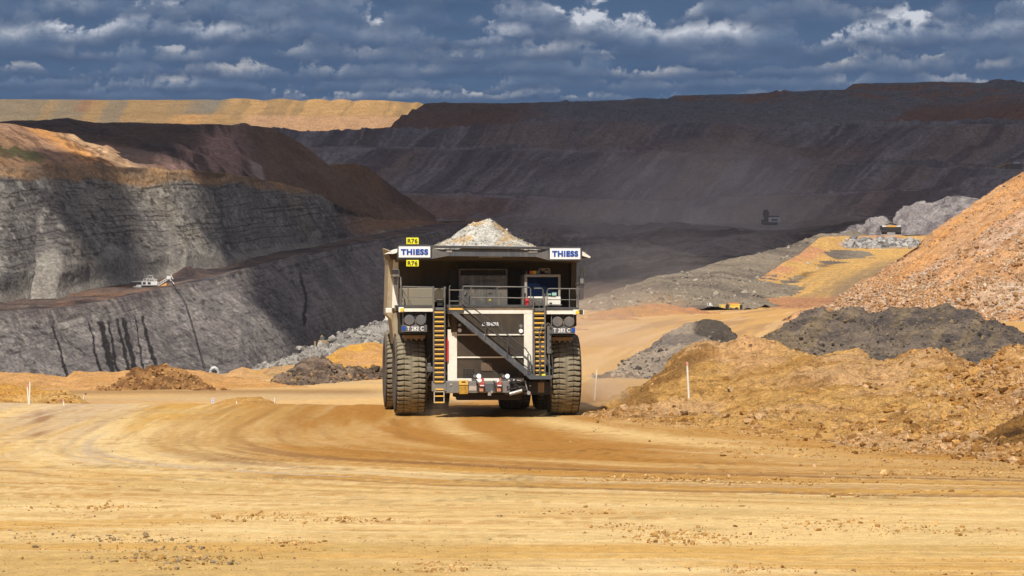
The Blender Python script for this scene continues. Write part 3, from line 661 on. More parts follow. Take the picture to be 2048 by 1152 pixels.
# ------------------------------------------------------------------ heaps: front face, ridge and back face
def heap(name, ridge, foot, back=9.0, rows=(60, 14), lo=None, hi=None, jag=2.5, seed=0, bump=(0.35, 3.0, 0.14, 0.8), color=None, mat=M_HEAP, step=1.5, mid=None, backz=None, **kw):
    ridge = np.array(ridge, float); lo = ridge[0, 0] if lo is None else lo; hi = ridge[-1, 0] if hi is None else hi
    rails = [[(x, Y0 + (HC - (backz if backz is not None else -0.5 - 3.0 * (Y > 200))) * F / (Y + back), Y + back) for x, y, Y in ridge], ridge]
    rw = [rows[1]]
    if mid is not None: rails.append(mid); rw.append(rows[0] // 2); rw.append(rows[0] // 2)
    else: rw.append(rows[0])
    rails.append(foot)
    jg = [0, jag] + [0] * (len(rails) - 2)
    P, PXs, PY, Vv = loft(rails, rw, lo=lo, hi=hi, jag=jg, seed=seed, step=step, d0=max(lo + 1, -60), d1=min(hi - 1, 2110))
    N = normals(P)
    fade = (1 - ss(Vv, len(rails) - 1.25, len(rails) - 1)) * ss(Vv, 0, .3)
    d = bump[0] * nz(P, bump[1], 4, seed + 1) + bump[2] * np.abs(nz(P, bump[3], 4, seed + 2))
    P = P + N * (d * (0.15 + 0.85 * fade))[..., None]
    t = Vv - 1
    c = color(P, PXs, PY, t)
    o = surf(name, P, c, mat, True, **kw)
    return P, PXs, PY, t


# big orange rock slope on the right
rI = [(1560, 640, 440), (1600, 622, 442), (1640, 612, 443), (1665, 606, 444), (1700, 580, 449), (1740, 552, 454), (1800, 508, 462), (1850, 472, 468), (1900, 438, 474), (1980, 386, 482), (2048, 342, 490), (2200, 240, 505), (2650, -60, 560)]
def colI(P, X, Y, t):
    q = X + 1.42 * Y
    c = lerp(np.broadcast_to(C(206, 158, 112), P.shape), C(206, 168, 138), ss(fbm(q / 70, Y / 200, X * 0, 3, 251), -.2, .3))
    c = lerp(c, C(222, 158, 88), 0.6 * ss(fbm(q / 22, Y / 90, X * 0, 4, 252), .0, .5))
    c = lerp(c, C(206, 186, 160), 0.6 * ss(X + 0.3 * Y, 2080, 2180) * ss(nz(P, 9, 4, 253), -.3, .5))
    c = lerp(c, C(170, 118, 72), 0.5 * ss(fbm(q / 8, Y / 50, X * 0, 4, 257), .05, .5))
    return lerp(c, C(150, 100, 60), 0.45 * ss(nz(P, 1.6, 4, 254), .1, .6))
P, PXs, PY, t = heap('rock_slope', rI, [(1560, 658, 436), (1800, 660, 430), (2048, 668, 424), (2650, 690, 410)], back=60, rows=(230, 10), jag=3.0, seed=61, bump=(0.7, 14, 0.30, 1.8), color=colI, mat=M_HEAP, backz=0.0)
tag(bpy.data.objects['rock_slope'], 'huge slope of tipped orange and pink broken rock rising off the right edge', 'rock slope')
mk_rocks('slope_stones', P, (t > 0.01) * (t < .98) * (PXs > 1600) * (PXs < 2110) * (0.35 + ss(fbm((PXs + 1.42 * PY) / 20, PY / 60, PXs * 0, 3, 256), -.4, .4)), 24000, 0.13, 0.60, [C(208, 162, 116), C(212, 182, 152), C(194, 146, 98), C(222, 196, 168), C(172, 130, 92)], M_HEAP, 62, smul=0.6 + 1.1 * t ** 1.5 + .3 * fbm((PXs + 1.42 * PY) / 30, PY / 90, PXs * 0, 2, 259), kind='stuff')

# dark grey heaps between the slope and the berm
def colJ(P, X, Y, t):
    c = lerp(np.broadcast_to(C(132, 116, 100), P.shape), C(96, 86, 80), ss(nz(P, 5, 5, 261), -.3, .4))
    c = lerp(c, C(150, 128, 94), 0.5 * ss(fbm((X + Y) / 30, Y / 40, X * 0, 4, 262), .05, .5))
    return lerp(c, C(60, 56, 58), 0.5 * ss(nz(P, 0.8, 4, 263), .1, .6))
rJ2 = [(1490, 706, 236), (1505, 690, 240), (1530, 672, 246), (1560, 655, 252), (1590, 636, 256), (1610, 622, 258), (1630, 615, 258), (1645, 613, 258), (1660, 622, 258), (1690, 617, 258), (1715, 612, 258), (1740, 622, 256), (1790, 620, 256), (1840, 624, 256), (1880, 618, 256), (1895, 612, 256), (1915, 618, 256), (1950, 618, 254), (1975, 634, 252), (2000, 644, 250), (2048, 664, 246), (2120, 690, 240), (2260, 720, 232)]
P, PXs, PY, t = heap('dark_heap', rJ2, [(1490, 742, 226), (1700, 750, 218), (2048, 752, 214), (2260, 752, 214)], rows=(80, 12), jag=3.2, seed=71, bump=(0.55, 5, 0.30, 1.1), color=colJ, mid=[(1490, 725, 231), (1700, 688, 238), (1850, 676, 240), (2048, 708, 232), (2260, 740, 224)], label='long dark grey soil heap behind the orange berm, below the orange rock slope', cat='soil heap')
mk_rocks('clods', P, (t > 0) * (PXs > 1500) * (PXs < 2100), 3800, 0.09, 0.5, [C(130, 114, 98), C(100, 90, 82), C(160, 138, 108)], M_MID, 72, kind='stuff')
def colJ1(P, X, Y, t):
    c = lerp(np.broadcast_to(C(166, 148, 128), P.shape), C(128, 116, 106), ss(nz(P, 4, 5, 264), -.4, .4))
    return lerp(c, C(76, 68, 60), 0.85 * ss(X + 0.4 * (Y - 640), 1385, 1405) * (1 - ss(Y - 0.45 * (X - 1400), 668, 676)))
rJ1 = [(1196, 756, 209), (1225, 738, 212), (1262, 712, 216), (1300, 692, 220), (1330, 672, 222), (1350, 660, 224), (1372, 648, 226), (1385, 647, 226), (1396, 641, 227), (1410, 637, 227), (1425, 640, 227), (1445, 650, 226), (1462, 666, 224), (1482, 682, 221), (1520, 704, 217), (1570, 735, 212)]
P, PXs, PY, t = heap('grey_heap', rJ1, [(1196, 762, 206), (1400, 764, 203), (1570, 764, 205)], rows=(70, 12), jag=2.4, seed=81, bump=(0.4, 4, 0.20, 0.9), color=colJ1, label='pointed grey brown soil heap with a dark cap, left of the long dark heap', cat='soil heap')
mk_rocks('clods', P, (t > 0) * (0.2 + 2 * (1 - ss(PXs, 1260, 1330))), 900, 0.12, 0.7, [C(150, 136, 122), C(110, 100, 92), C(190, 172, 150)], M_MID, 82, kind='stuff')

# ochre berm along the right of the road
def colK(P, X, Y, t):
    c = lerp(np.broadcast_to(C(220, 170, 98), P.shape), C(220, 174, 120), ss(nz(P, 6, 4, 271), -.2, .5))
    c = lerp(c, C(226, 172, 116), 0.6 * np.exp(-((X - 1500) / 45) ** 2) * (1 - ss(t, .2, .8)))
    c = lerp(c, C(214, 162, 108), 0.7 * ss(X - 0.5 * (Y - 700), 1830, 1940) * ss(nz(P, 3, 4, 272), -.6, .3))
    c = lerp(c, C(170, 118, 50), 0.55 * ss(nz(P, 1.3, 5, 273), 0.0, .6))
    c = lerp(c, C(140, 100, 54), 0.75 * (1 - ss(np.abs(X + 1.0 * (Y - 760) - 1330), 26, 60)) * ss(nz(P, 1.6, 4, 274), -.5, .3))
    c = lerp(c, C(120, 84, 44), 0.5 * ss(nz(P, .42, 4, 276), .22, .6))
    return c
rK = [(1150, 829.5, 155), (1180, 822, 158), (1205, 813, 161), (1240, 801, 165), (1270, 778, 168), (1300, 752, 171), (1325, 732, 173), (1345, 712, 174), (1365, 696, 175), (1385, 688, 176), (1405, 686, 176), (1430, 685, 176), (1455, 690, 176), (1475, 688, 175), (1490, 681, 175), (1504, 679, 175), (1520, 686, 174), (1530, 692, 173), (1549, 689, 173), (1566, 695, 172), (1580, 693, 171), (1593, 690, 171), (1612, 697, 170), (1632, 710, 169), (1648, 704, 168), (1670, 701, 168), (1702, 705, 167), (1726, 713, 166), (1742, 723, 165), (1772, 728, 164), (1790, 722, 164), (1808, 712, 164), (1835, 698, 164), (1860, 690, 164), (1880, 696, 163), (1895, 706, 162), (1920, 716, 160), (1938, 724, 159), (1957, 728, 158), (1972, 722, 158), (1983, 714, 158), (2000, 706, 158), (2018, 700, 158), (2048, 702, 157), (2120, 694, 156), (2650, 700, 150)]
fK = [(1150, 834, 151.5), (1205, 836, 149.8), (1260, 838, 148.5), (1340, 850, 143.5), (1500, 872, 132.5), (1700, 896, 123), (1850, 912, 117.5), (2048, 930, 112), (2650, 975, 100)]
mK = [(1150, 831.5, 153.3), (1205, 826, 154.8), (1260, 820, 155.5), (1340, 806, 157), (1500, 812, 150), (1700, 826, 142), (1850, 830, 138), (2048, 828, 135), (2650, 840, 128)]
PK, PXK, PYK, tK = heap('ochre_berm', rK, fK, rows=(230, 14), back=7, jag=2.6, seed=91, bump=(0.38, 3.2, 0.20, 0.65), color=colK, mid=mK, mat=M_MID, label='tall bumpy ochre dirt berm with loose stones lining the right side of the road', cat='dirt berm')
palK = [C(228, 172, 100), C(206, 148, 78), C(232, 184, 130), C(176, 126, 68), C(232, 188, 138)]
wK = (tK > 0) * (PXK > 1190) * (PXK < 2110) * (0.12 + ss(PXK + 1.2 * (PYK - 800), 1500, 2000) + 1.2 * ss(tK, 1.1, 1.5) * (1 - .5 * ss(tK, 1.6, 2)))
mk_rocks('loose_stones', PK, wK, 14000, 0.04, 0.5, palK, M_MID, 92, kind='stuff')
mk_rocks('loose_stones', PK, (tK > 0.02) * (PXK < 2110) * ss(PXK - 0.5 * (PYK - 700), 1700, 1960) * (0.2 + ss(nz(PK, 4, 3, 94), -.2, .5)), 1800, 0.12, 0.55, palK, M_MID, 97, kind='stuff')
# stones rolled out onto the road edge
rg = np.random.default_rng(17); n = 2600
px = rg.uniform(1180, 2110, n); off = rg.exponential(1.0, n) * 5.0
Yf = np.interp(px, [f[0] for f in fK], [f[2] for f in fK]) + 3 - off
xx = (px - 1024) * Yf / F; sz = np.clip(0.04 * (1 + rg.pareto(2.4, n)), .04, .3)
rocks('loose_stones', np.stack([xx, Yf, gz(xx, Yf) + sz * .08], -1), sz, np.array(palK)[rg.integers(0, 5, n)] * rg.uniform(.7, 1.05, (n, 1)), M_MID, 93, .7, kind='stuff')
def clodcol(P, X, Y, t):
    return lerp(np.broadcast_to(C(150, 108, 56), P.shape), C(96, 66, 34), ss(nz(P, .6, 4, 281), -.3, .5))
P, PXs, PY, t = heap('brown_clod_mound', [(1925, 905, 122), (1960, 885, 124), (2000, 862, 126), (2040, 838, 127), (2090, 815, 128), (2200, 800, 128), (2330, 860, 124)], [(1925, 912, 120), (2050, 922, 117), (2330, 930, 116)], back=3, rows=(50, 8), jag=3, seed=95, bump=(.2, 1.2, .2, .5), color=clodcol, mat=M_MID, backz=-0.1, label='low dark brown clod mound at the right edge in front of the ochre berm', cat='dirt mound')

# left side heaps
def colL(a, b, d=None, size=4.0, amt=.6):
    def f(P, X, Y, t):
        c = lerp(np.broadcast_to(a, P.shape), b, ss(nz(P, size, 5, 291), -.3, .5))
        if d is not None: c = lerp(c, d, amt * ss(nz(P, 1.1, 4, 292), 0.0, .6))
        return c
    return f
P, PXs, PY, t = heap('ochre_mound', [(-260, 790, 176), (-120, 778, 177), (0, 777, 178), (20, 776, 178), (45, 781, 178), (75, 786, 178), (100, 786, 178), (130, 786, 178), (150, 792, 177), (165, 800, 176), (180, 812, 174), (200, 824, 172), (222, 832, 170)], [(-260, 846, 160), (222, 840, 162)], back=6, rows=(60, 10), jag=1.6, seed=111, bump=(.25, 2.4, .14, .6), color=colL(C(228, 168, 84), C(232, 184, 112), C(164, 112, 50)), mat=M_MID, backz=-1.0, label='low ochre dirt mound behind the crest at the left edge, tall white stakes in front', cat='dirt mound')
mk_rocks('clods', P, (t > 0) * (PXs > -30), 500, 0.06, 0.35, palK, M_MID, 112, kind='stuff')
P, PXs, PY, t = heap('ochre_berm', [(-400, 742, 256), (0, 747, 256), (35, 745, 256), (60, 745, 256), (90, 749, 256), (115, 754, 256), (135, 756, 256), (150, 747, 256), (200, 744, 256), (250, 744, 256), (320, 741, 257), (400, 742, 257), (430, 747, 257), (447, 752, 256), (500, 758, 255), (560, 768, 252), (620, 778, 248), (680, 784, 246)], [(-400, 784, 243), (250, 786, 242), (680, 792, 240)], back=8, rows=(44, 10), jag=1.3, seed=121, bump=(.25, 4, .10, .9), color=colL(C(232, 176, 112), C(222, 164, 96), C(186, 132, 78), 6, .35), mat=M_MID, label='long low orange berm across the left side along the pit edge', cat='dirt berm')
P, PXs, PY, t = heap('brown_mound', [(205, 786, 242), (235, 774, 244), (252, 752, 246), (275, 740, 248), (300, 737, 249), (325, 731, 250), (345, 740, 249), (370, 745, 248), (390, 758, 246), (420, 770, 244), (445, 786, 242)], [(205, 791, 240), (445, 791, 240)], back=6, rows=(36, 10), jag=3.6, seed=131, bump=(.35, 2.0, .35, .8), color=colL(C(196, 146, 90), C(158, 112, 68), C(112, 78, 50), 2.0, .8), mat=M_MID, label='clumpy brown clod mound dumped in front of the long orange berm', cat='dirt mound')
mk_rocks('clods', P, (t > 0) * 1.0, 900, 0.12, 0.6, [C(188, 138, 84), C(150, 106, 66), C(214, 164, 104)], M_MID, 132, kind='stuff')
P, PXs, PY, t = heap('orange_mound', [(428, 758, 268), (450, 750, 270), (468, 741, 272), (485, 736, 272), (505, 739, 272), (525, 748, 271), (548, 757, 269), (575, 768, 267)], [(428, 768, 262), (575, 780, 258)], back=7, rows=(26, 8), jag=.8, seed=141, bump=(.15, 3, .06, .8), color=colL(C(238, 184, 106), C(228, 178, 120)), mat=M_MID, label='small smooth orange mound just right of the white pump', cat='dirt mound')
P, PXs, PY, t = heap('orange_mound', [(505, 762, 276), (530, 744, 280), (545, 734, 282), (570, 735, 282), (600, 733, 282), (640, 740, 280), (690, 760, 276)], [(505, 770, 262), (690, 782, 258)], back=7, rows=(26, 8), jag=1.2, seed=142, bump=(.15, 3, .1, .8), color=colL(C(226, 180, 118), C(214, 170, 120), C(160, 132, 90)), mat=M_MID, label='pale orange mound partly covered by the clumpy grey one', cat='dirt mound')
P, PXs, PY, t = heap('clumpy_grey_mound', [(538, 778, 254), (552, 762, 257), (575, 750, 260), (590, 735, 264), (605, 722, 266), (630, 716, 267), (650, 722, 267), (675, 735, 266), (700, 736, 268), (725, 737, 270), (760, 741, 272), (800, 745, 276)], [(538, 784, 250), (600, 783, 251), (700, 768, 262), (760, 757, 268), (800, 752, 272)], back=7, rows=(44, 10), jag=3.4, seed=151, bump=(.3, 2.2, .35, .8), color=colL(C(150, 128, 108), C(118, 100, 86), C(80, 66, 56), 2.4, .7), mat=M_MID, label='clumpy grey brown soil mound left of the road below the yellow ochre mound', cat='soil mound')
mk_rocks('clods', P, (t > 0) * 1.0, 1300, 0.12, 0.6, [C(160, 138, 116), C(110, 92, 80), C(186, 150, 108)], M_MID, 152, kind='stuff')
P, PXs, PY, t = heap('yellow_ochre_mound', [(640, 730, 296), (655, 716, 300), (680, 698, 304), (700, 692, 306), (715, 694, 306), (735, 686, 308), (750, 685, 308), (775, 692, 308), (810, 700, 306), (860, 730, 300)], [(640, 742, 288), (860, 750, 288)], back=9, rows=(44, 10), jag=1.3, seed=161, bump=(.25, 3, .12, .8), color=colL(C(236, 176, 82), C(228, 172, 112), C(186, 130, 60), 5, .4), mat=M_MID, label='rounded yellow ochre mound at the left of the big dump truck', cat='dirt mound')
P, PXs, PY, t = heap('grey_rubble_bank', [(470, 758, 380), (488, 746, 385), (510, 737, 390), (540, 727, 395), (562, 720, 400), (600, 705, 410), (630, 694, 420), (660, 690, 425), (676, 676, 430), (690, 671, 435), (715, 662, 440), (745, 654, 450), (775, 648, 460), (820, 636, 470), (900, 620, 480)], [(470, 790, 330), (600, 770, 330), (700, 745, 340), (900, 730, 360)], back=20, rows=(70, 10), jag=2.4, seed=171, bump=(.7, 6, .5, 1.6), color=colL(C(184, 176, 164), C(146, 140, 134), C(110, 102, 98), 4, .5), mat=M_MID, backz=-30, label='bank of pale grey rubble rising behind the mounds at the left of the truck', cat='rubble bank')
mk_rocks('rubble', P, (t > 0) * (PXs < 800) * 1.0, 2600, 0.22, 1.2, [C(184, 176, 164), C(146, 138, 130), C(206, 198, 184)], M_MID, 172, kind='stuff')
P, PXs, PY, t = heap('low_dirt_island', [(404, 824, 184), (425, 808, 190), (450, 800, 192), (480, 797, 193), (520, 796, 193), (540, 799, 192), (552, 806, 190), (566, 816, 186), (580, 826, 182)], [(404, 832, 176), (580, 832, 176)], back=6, rows=(26, 8), jag=.9, seed=181, bump=(.1, 2, .08, .6), color=colL(C(230, 176, 98), C(216, 158, 88), C(176, 122, 62), 3, .4), mat=M_MID, backz=-2.2, label='low ochre dirt island with small stakes and signs behind the road crest', cat='dirt mound')
# tan mound right of the truck, far side of the road
P, PXs, PY, t = heap('tan_mound', [(1090, 660, 420), (1150, 648, 440), (1180, 636, 480), (1215, 628, 510), (1240, 618, 530), (1262, 612, 540), (1290, 610, 545), (1320, 611, 548), (1345, 612, 548), (1370, 618, 548), (1400, 627, 545), (1440, 634, 535)], [(1090, 696, 325), (1170, 692, 330), (1240, 672, 380), (1330, 652, 455), (1440, 640, 520)], back=16, rows=(70, 10), jag=1.6, seed=191, bump=(.9, 8, .45, 1.8), color=colL(C(206, 146, 84), C(198, 138, 92), C(140, 110, 78), 10, .5), mat=M_HEAP, backz=0.0, label='broad tan dirt mound across the road, right behind the big dump truck', cat='dirt mound')
# ================================================================== the big haul truck
def paint(name, col, rough=0.55, metal=0.0, grime=0.35, gcol=(0.32, 0.22, 0.12), scale=1.2, low=None):
    """paint with dust settled in blotches; `low`: height below which road dust clings"""
    m = bpy.data.materials.new(name); m.use_nodes = True; t = NT(m.node_tree); b = t.n['Principled BSDF']
    tcx = t.new('ShaderNodeTexCoord').outputs['Object']
    a = t.noise(tcx, scale, 6, 0.65); s = t.noise(tcx, scale * 9, 3, 0.5)
    f = t.m('MULTIPLY', t.sstep(t.m('ADD', t.m('MULTIPLY', a, 0.75), t.m('MULTIPLY', s, 0.25)), 0.42, 0.68), grime)
    st = t.new('ShaderNodeVectorMath', operation='MULTIPLY'); t.l.new(tcx, st.inputs[0]); st.inputs[1].default_value = (5.0, 5.0, 0.7)
    f = t.m('ADD', f, t.m('MULTIPLY', t.sstep(t.noise(st.outputs[0], 1.0, 4, 0.6), 0.52, 0.72), grime * 0.9), clamp=True)
    if low is not None:
        z = t.new('ShaderNodeSeparateXYZ'); t.l.new(tcx, z.inputs[0])
        f = t.m('ADD', f, t.m('MULTIPLY', t.sstep(z.outputs[2], low, 0.0), 0.45), clamp=True)
    t.l.new(t.mix(f, tuple(col), gcol), b.inputs['Base Color'])
    b.inputs['Metallic'].default_value = metal
    t.l.new(t.m('ADD', t.m('MULTIPLY', f, 0.4), rough, clamp=True), b.inputs['Roughness'])
    bp = t.new('ShaderNodeBump'); bp.inputs['Strength'].default_value = 0.25; bp.inputs['Distance'].default_value = 0.02
    t.l.new(s, bp.inputs['Height']); t.l.new(bp.outputs[0], b.inputs['Normal'])
    return m


CREAM = paint('cream_paint', (0.86, 0.81, 0.70), 0.5, grime=0.30, low=2.2, scale=1.6, gcol=(0.46, 0.34, 0.20))
CABP = paint('cab_cream_in_shade', (0.36, 0.32, 0.26), 0.5, grime=0.30, scale=1.6, gcol=(0.36, 0.28, 0.18))  # darker copy of the cream, canopy shade put into the paint
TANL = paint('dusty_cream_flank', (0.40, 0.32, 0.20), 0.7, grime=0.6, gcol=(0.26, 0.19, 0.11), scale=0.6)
TAN = paint('shade_darkened_tan', (0.085, 0.064, 0.038), 0.7, grime=0.5, gcol=(0.07, 0.05, 0.03), scale=0.6)  # body tan darkened in colour for the shade under the canopy
TANF = paint('dusty_filter_paint', (0.22, 0.19, 0.135), 0.7, grime=0.4, gcol=(0.30, 0.23, 0.14), scale=0.8)
DGREY = paint('dark_grey_paint', (0.045, 0.047, 0.052), 0.55, grime=0.3, gcol=(0.16, 0.13, 0.09))
MGREY = paint('mid_grey_paint', (0.105, 0.102, 0.102), 0.55, grime=0.25, gcol=(0.3, 0.24, 0.17))
CABG = paint('warm_grey_paint', (0.075, 0.069, 0.063), 0.6, grime=0.3, gcol=(0.34, 0.27, 0.18))  # cabinet grey taken down in colour to deepen the canopy shade
SLATE = paint('slate_grey_paint', (0.065, 0.072, 0.085), 0.5, grime=0.25, gcol=(0.25, 0.22, 0.17))
PIPE = paint('rail_grey_paint', (0.11, 0.106, 0.10), 0.5, grime=0.3, gcol=(0.36, 0.29, 0.2))
BLACK = paint('black_steel', (0.018, 0.016, 0.015), 0.7, grime=0.35, gcol=(0.09, 0.065, 0.045))
BUMP = paint('bumper_grey_paint', (0.17, 0.165, 0.16), 0.6, grime=0.5, gcol=(0.30, 0.23, 0.15))
REDD = paint('dusty_red_cover', (0.42, 0.04, 0.04), 0.6, grime=0.6, gcol=(0.42, 0.28, 0.18), scale=4)
MESH_B = paint('radiator_black', (0.014, 0.010, 0.008), 0.8, grime=0.7, gcol=(0.07, 0.045, 0.028), scale=1.5)
MESHW = paint('radiator_wire', (0.085, 0.066, 0.05), 0.6, grime=0.7, gcol=(0.17, 0.12, 0.075), scale=1.2)
YEL = paint('safety_yellow', (0.78, 0.46, 0.07), 0.6, grime=0.55, gcol=(0.42, 0.28, 0.14), scale=2.5)
YELB = paint('plate_yellow', (0.85, 0.80, 0.02), 0.5, grime=0.03)
RED = paint('red_paint', (0.62, 0.03, 0.04), 0.4, grime=0.15)
WHITE = paint('white_panel', (0.84, 0.84, 0.84), 0.45, grime=0.04)
BLUE = paint('blue_lettering', (0.0, 0.06, 0.33), 0.5, grime=0.03)
TREADG = paint('grating_grey', (0.20, 0.17, 0.16), 0.6, grime=0.4, gcol=(0.34, 0.26, 0.18))
RUST = paint('brown_rubber_flap', (0.24, 0.15, 0.08), 0.8, grime=0.6, gcol=(0.40, 0.27, 0.14))
LENS = bpy.data.materials.new('lamp_glass'); LENS.use_nodes = True
LENS.node_tree.nodes['Principled BSDF'].inputs['Base Color'].default_value = (0.8, 0.8, 0.8, 1)
LENS.node_tree.nodes['Principled BSDF'].inputs['Roughness'].default_value = 0.15
LENSD = bpy.data.materials.new('dull_lamp'); LENSD.use_nodes = True
LENSD.node_tree.nodes['Principled BSDF'].inputs['Base Color'].default_value = (0.3, 0.29, 0.28, 1)
LENSD.node_tree.nodes['Principled BSDF'].inputs['Roughness'].default_value = 0.3
LENSD.node_tree.nodes['Principled BSDF'].inputs['Metallic'].default_value = 0.5
LAMPON = bpy.data.materials.new('lit_lamp'); LAMPON.use_nodes = True
LAMPON.node_tree.nodes['Principled BSDF'].inputs['Base Color'].default_value = (0.8, 0.8, 0.8, 1)
LAMPON.node_tree.nodes['Principled BSDF'].inputs['Emission Color'].default_value = (1, 0.97, 0.9, 1)
LAMPON.node_tree.nodes['Principled BSDF'].inputs['Emission Strength'].default_value = 0.9
AMBER = bpy.data.materials.new('amber_lamp'); AMBER.use_nodes = True
AMBER.node_tree.nodes['Principled BSDF'].inputs['Base Color'].default_value = (0.85, 0.55, 0.02, 1)
ORANGE = bpy.data.materials.new('orange_beacon'); ORANGE.use_nodes = True
ORANGE.node_tree.nodes['Principled BSDF'].inputs['Base Color'].default_value = (0.8, 0.12, 0.03, 1)
GLASS = bpy.data.materials.new('cab_glass'); GLASS.use_nodes = True
GLASS.node_tree.nodes['Principled BSDF'].inputs['Base Color'].default_value = (0.006, 0.012, 0.03, 1)
GLASS.node_tree.nodes['Principled BSDF'].inputs['Roughness'].default_value = 0.06; GLASS.node_tree.nodes['Principled BSDF'].inputs['IOR'].default_value = 1.22
SILV = paint('worn_steel', (0.42, 0.40, 0.38), 0.4, metal=0.4, grime=0.3)


def tyre_material():
    m = bpy.data.materials.new('dusty_tyre_rubber'); m.use_nodes = True; t = NT(m.node_tree); b = t.n['Principled BSDF']
    at = t.new('ShaderNodeAttribute', attribute_name='Col')
    tcx = t.new('ShaderNodeTexCoord').outputs['Object']
    f = t.sstep(t.noise(tcx, 6, 6, 0.7), 0.25, 0.75)
    vm = t.new('ShaderNodeVectorMath', operation='SCALE'); t.l.new(at.outputs['Color'], vm.inputs[0]); t.l.new(t.m('ADD', t.m('MULTIPLY', f, 0.45), 0.78), vm.inputs['Scale'])
    t.l.new(vm.outputs[0], b.inputs['Base Color']); b.inputs['Roughness'].default_value = 0.9
    return m


M_TYRE = tyre_material()
YR = 150.0; XR = (971 - 1024) * YR / F; YAW = R(5.0); cY, sY = math.cos(YAW), math.sin(YAW)


def T(px, py, ly):
    """local truck point that stands ly metres behind the front tyres, seen at px,py"""
    a = (px - 1024) / F
    lx = (a * (YR + cY * ly) - XR + sY * ly) / (cY - a * sY)
    Yw = YR + sY * lx + cY * ly
    return np.array([lx, ly, HC - (py - Y0) * Yw / F])


SPLIT = {'side_wall', 'roof_equipment', 'rung', 'rail_underside', 'bumper_plate', 'suspension_strut', 'ladder_head', 'wall_rib', 'side_rib', 'cross_bar', 'window_sticker',
         'stair_stringer', 'stair_tread', 'lip_gusset', 'worn_patch', 'plate_bracket', 'rail_clamp', 'bolt_hole', 'white_band', 'valve_box', 'deck', 'deck_fascia',
         'wheel_arch', 'cabinet_latch', 'belly_plate', 'louvre', 'blue_mark', 'top_frame', 'rear_winch', 'canopy_lip', 'side_cover', 'side_lug', 'chassis', 'panel_seam', 'side_cover', 'bumper', 'grab_bar', 'lamp_bracket'}


class MB:
    def __init__(s): s.v = []; s.f = []; s.n = 0; s.pc = []
    def add(s, v, f):
        s.pc.append((np.asarray(v, float).reshape(-1, 3), list(f)))
        v = np.asarray(v, float).reshape(-1, 3); s.v.append(v); s.f += [tuple(int(i) + s.n for i in q) for q in f]; s.n += len(v); return s
    def box(s, lo, hi):
        x0, y0, z0 = np.minimum(lo, hi); x1, y1, z1 = np.maximum(lo, hi)
        v = [(x0, y0, z0), (x1, y0, z0), (x1, y1, z0), (x0, y1, z0), (x0, y0, z1), (x1, y0, z1), (x1, y1, z1), (x0, y1, z1)]
        return s.add(v, [(0, 3, 2, 1), (4, 5, 6, 7), (0, 1, 5, 4), (1, 2, 6, 5), (2, 3, 7, 6), (3, 0, 4, 7)])
    def hexa(s, front, back):
        """front/back: 4 points each, anticlockwise seen from the front"""
        return s.add(np.concatenate([front, back]), [(0, 1, 2, 3), (7, 6, 5, 4), (0, 4, 5, 1), (1, 5, 6, 2), (2, 6, 7, 3), (3, 7, 4, 0)])
    def tube(s, pts, r, n=8, cap=True):
        pts = [np.asarray(p, float) for p in pts]; k = len(pts); base = []
        for i, p in enumerate(pts):
            d = pts[min(i + 1, k - 1)] - pts[max(i - 1, 0)]; d = d / (np.linalg.norm(d) + 1e-9)
            up = np.array([0, 0, 1.0]) if abs(d[2]) < .9 else np.array([0, 1.0, 0])
            a = np.cross(d, up); a /= np.linalg.norm(a); b = np.cross(d, a)
            rr = r[i] if hasattr(r, '__len__') else r
            base += [p + rr * (math.cos(t) * a + math.sin(t) * b) for t in np.arange(n) * 2 * math.pi / n]
        f = [(i * n + j, i * n + (j + 1) % n, (i + 1) * n + (j + 1) % n, (i + 1) * n + j) for i in range(k - 1) for j in range(n)]
        if cap: f += [tuple(range(n))[::-1], tuple((k - 1) * n + j for j in range(n))]
        return s.add(base, f)
    def disc(s, c, r, y0, y1, n=24):
        return s.tube([(c[0], y0, c[2]), (c[0], y1, c[2])], r, n)
    def build(s, name, mat, parent=None, smooth=False, bevel=0.0, label=None):
        if name in SPLIT and len(s.pc) > 1:      # every separate piece becomes a part of its own
            for v, f in s.pc:
                q = MB(); q.v = [v]; q.f = f; q.n = len(v); q.pc = [1]; o = q.build(name, mat, parent, smooth, bevel, label)
            return o
        me = bpy.data.meshes.new(name); me.from_pydata([tuple(p) for p in np.concatenate(s.v)], [], s.f); me.update()
        me.materials.append(mat)
        o = bpy.data.objects.new(name, me); COL.objects.link(o)
        if parent is not None: o.parent = parent
        if smooth:
            me.polygons.foreach_set('use_smooth', np.ones(len(me.polygons), bool))
            try: me.set_sharp_from_angle(angle=R(40))
            except Exception: pass
        if bevel:
            b = o.modifiers.new('bevel', 'BEVEL'); b.width = bevel; b.segments = 2; b.limit_method = 'ANGLE'
        if label: o['label'] = label
        return o


def pb(mb, x0, y0, x1, y1, ly0, ly1):
    """box whose front face covers the rectangle x0,y0..x1,y1 of the photograph at depth ly0"""
    a = T(x0, y1, ly0); b = T(x1, y0, ly0); c_ = T(x0, y0, ly0); d_ = T(x1, y1, ly0)
    return mb.box((a[0], ly0, (a[2] + d_[2]) / 2), (b[0], ly1, (b[2] + c_[2]) / 2))


def pq(mb, pts, ly0, ly1):
    """prism over an outline given in photograph pixels"""
    f = [T(x, y, ly0) for x, y in pts]; k = len(pts)
    b = [p + np.array([0, ly1 - ly0, 0]) for p in f]
    return mb.add(f + b, [tuple(range(k)), tuple(range(2 * k - 1, k - 1, -1))] + [(i, i + k, (i + 1) % k + k, (i + 1) % k) for i in range(k)])


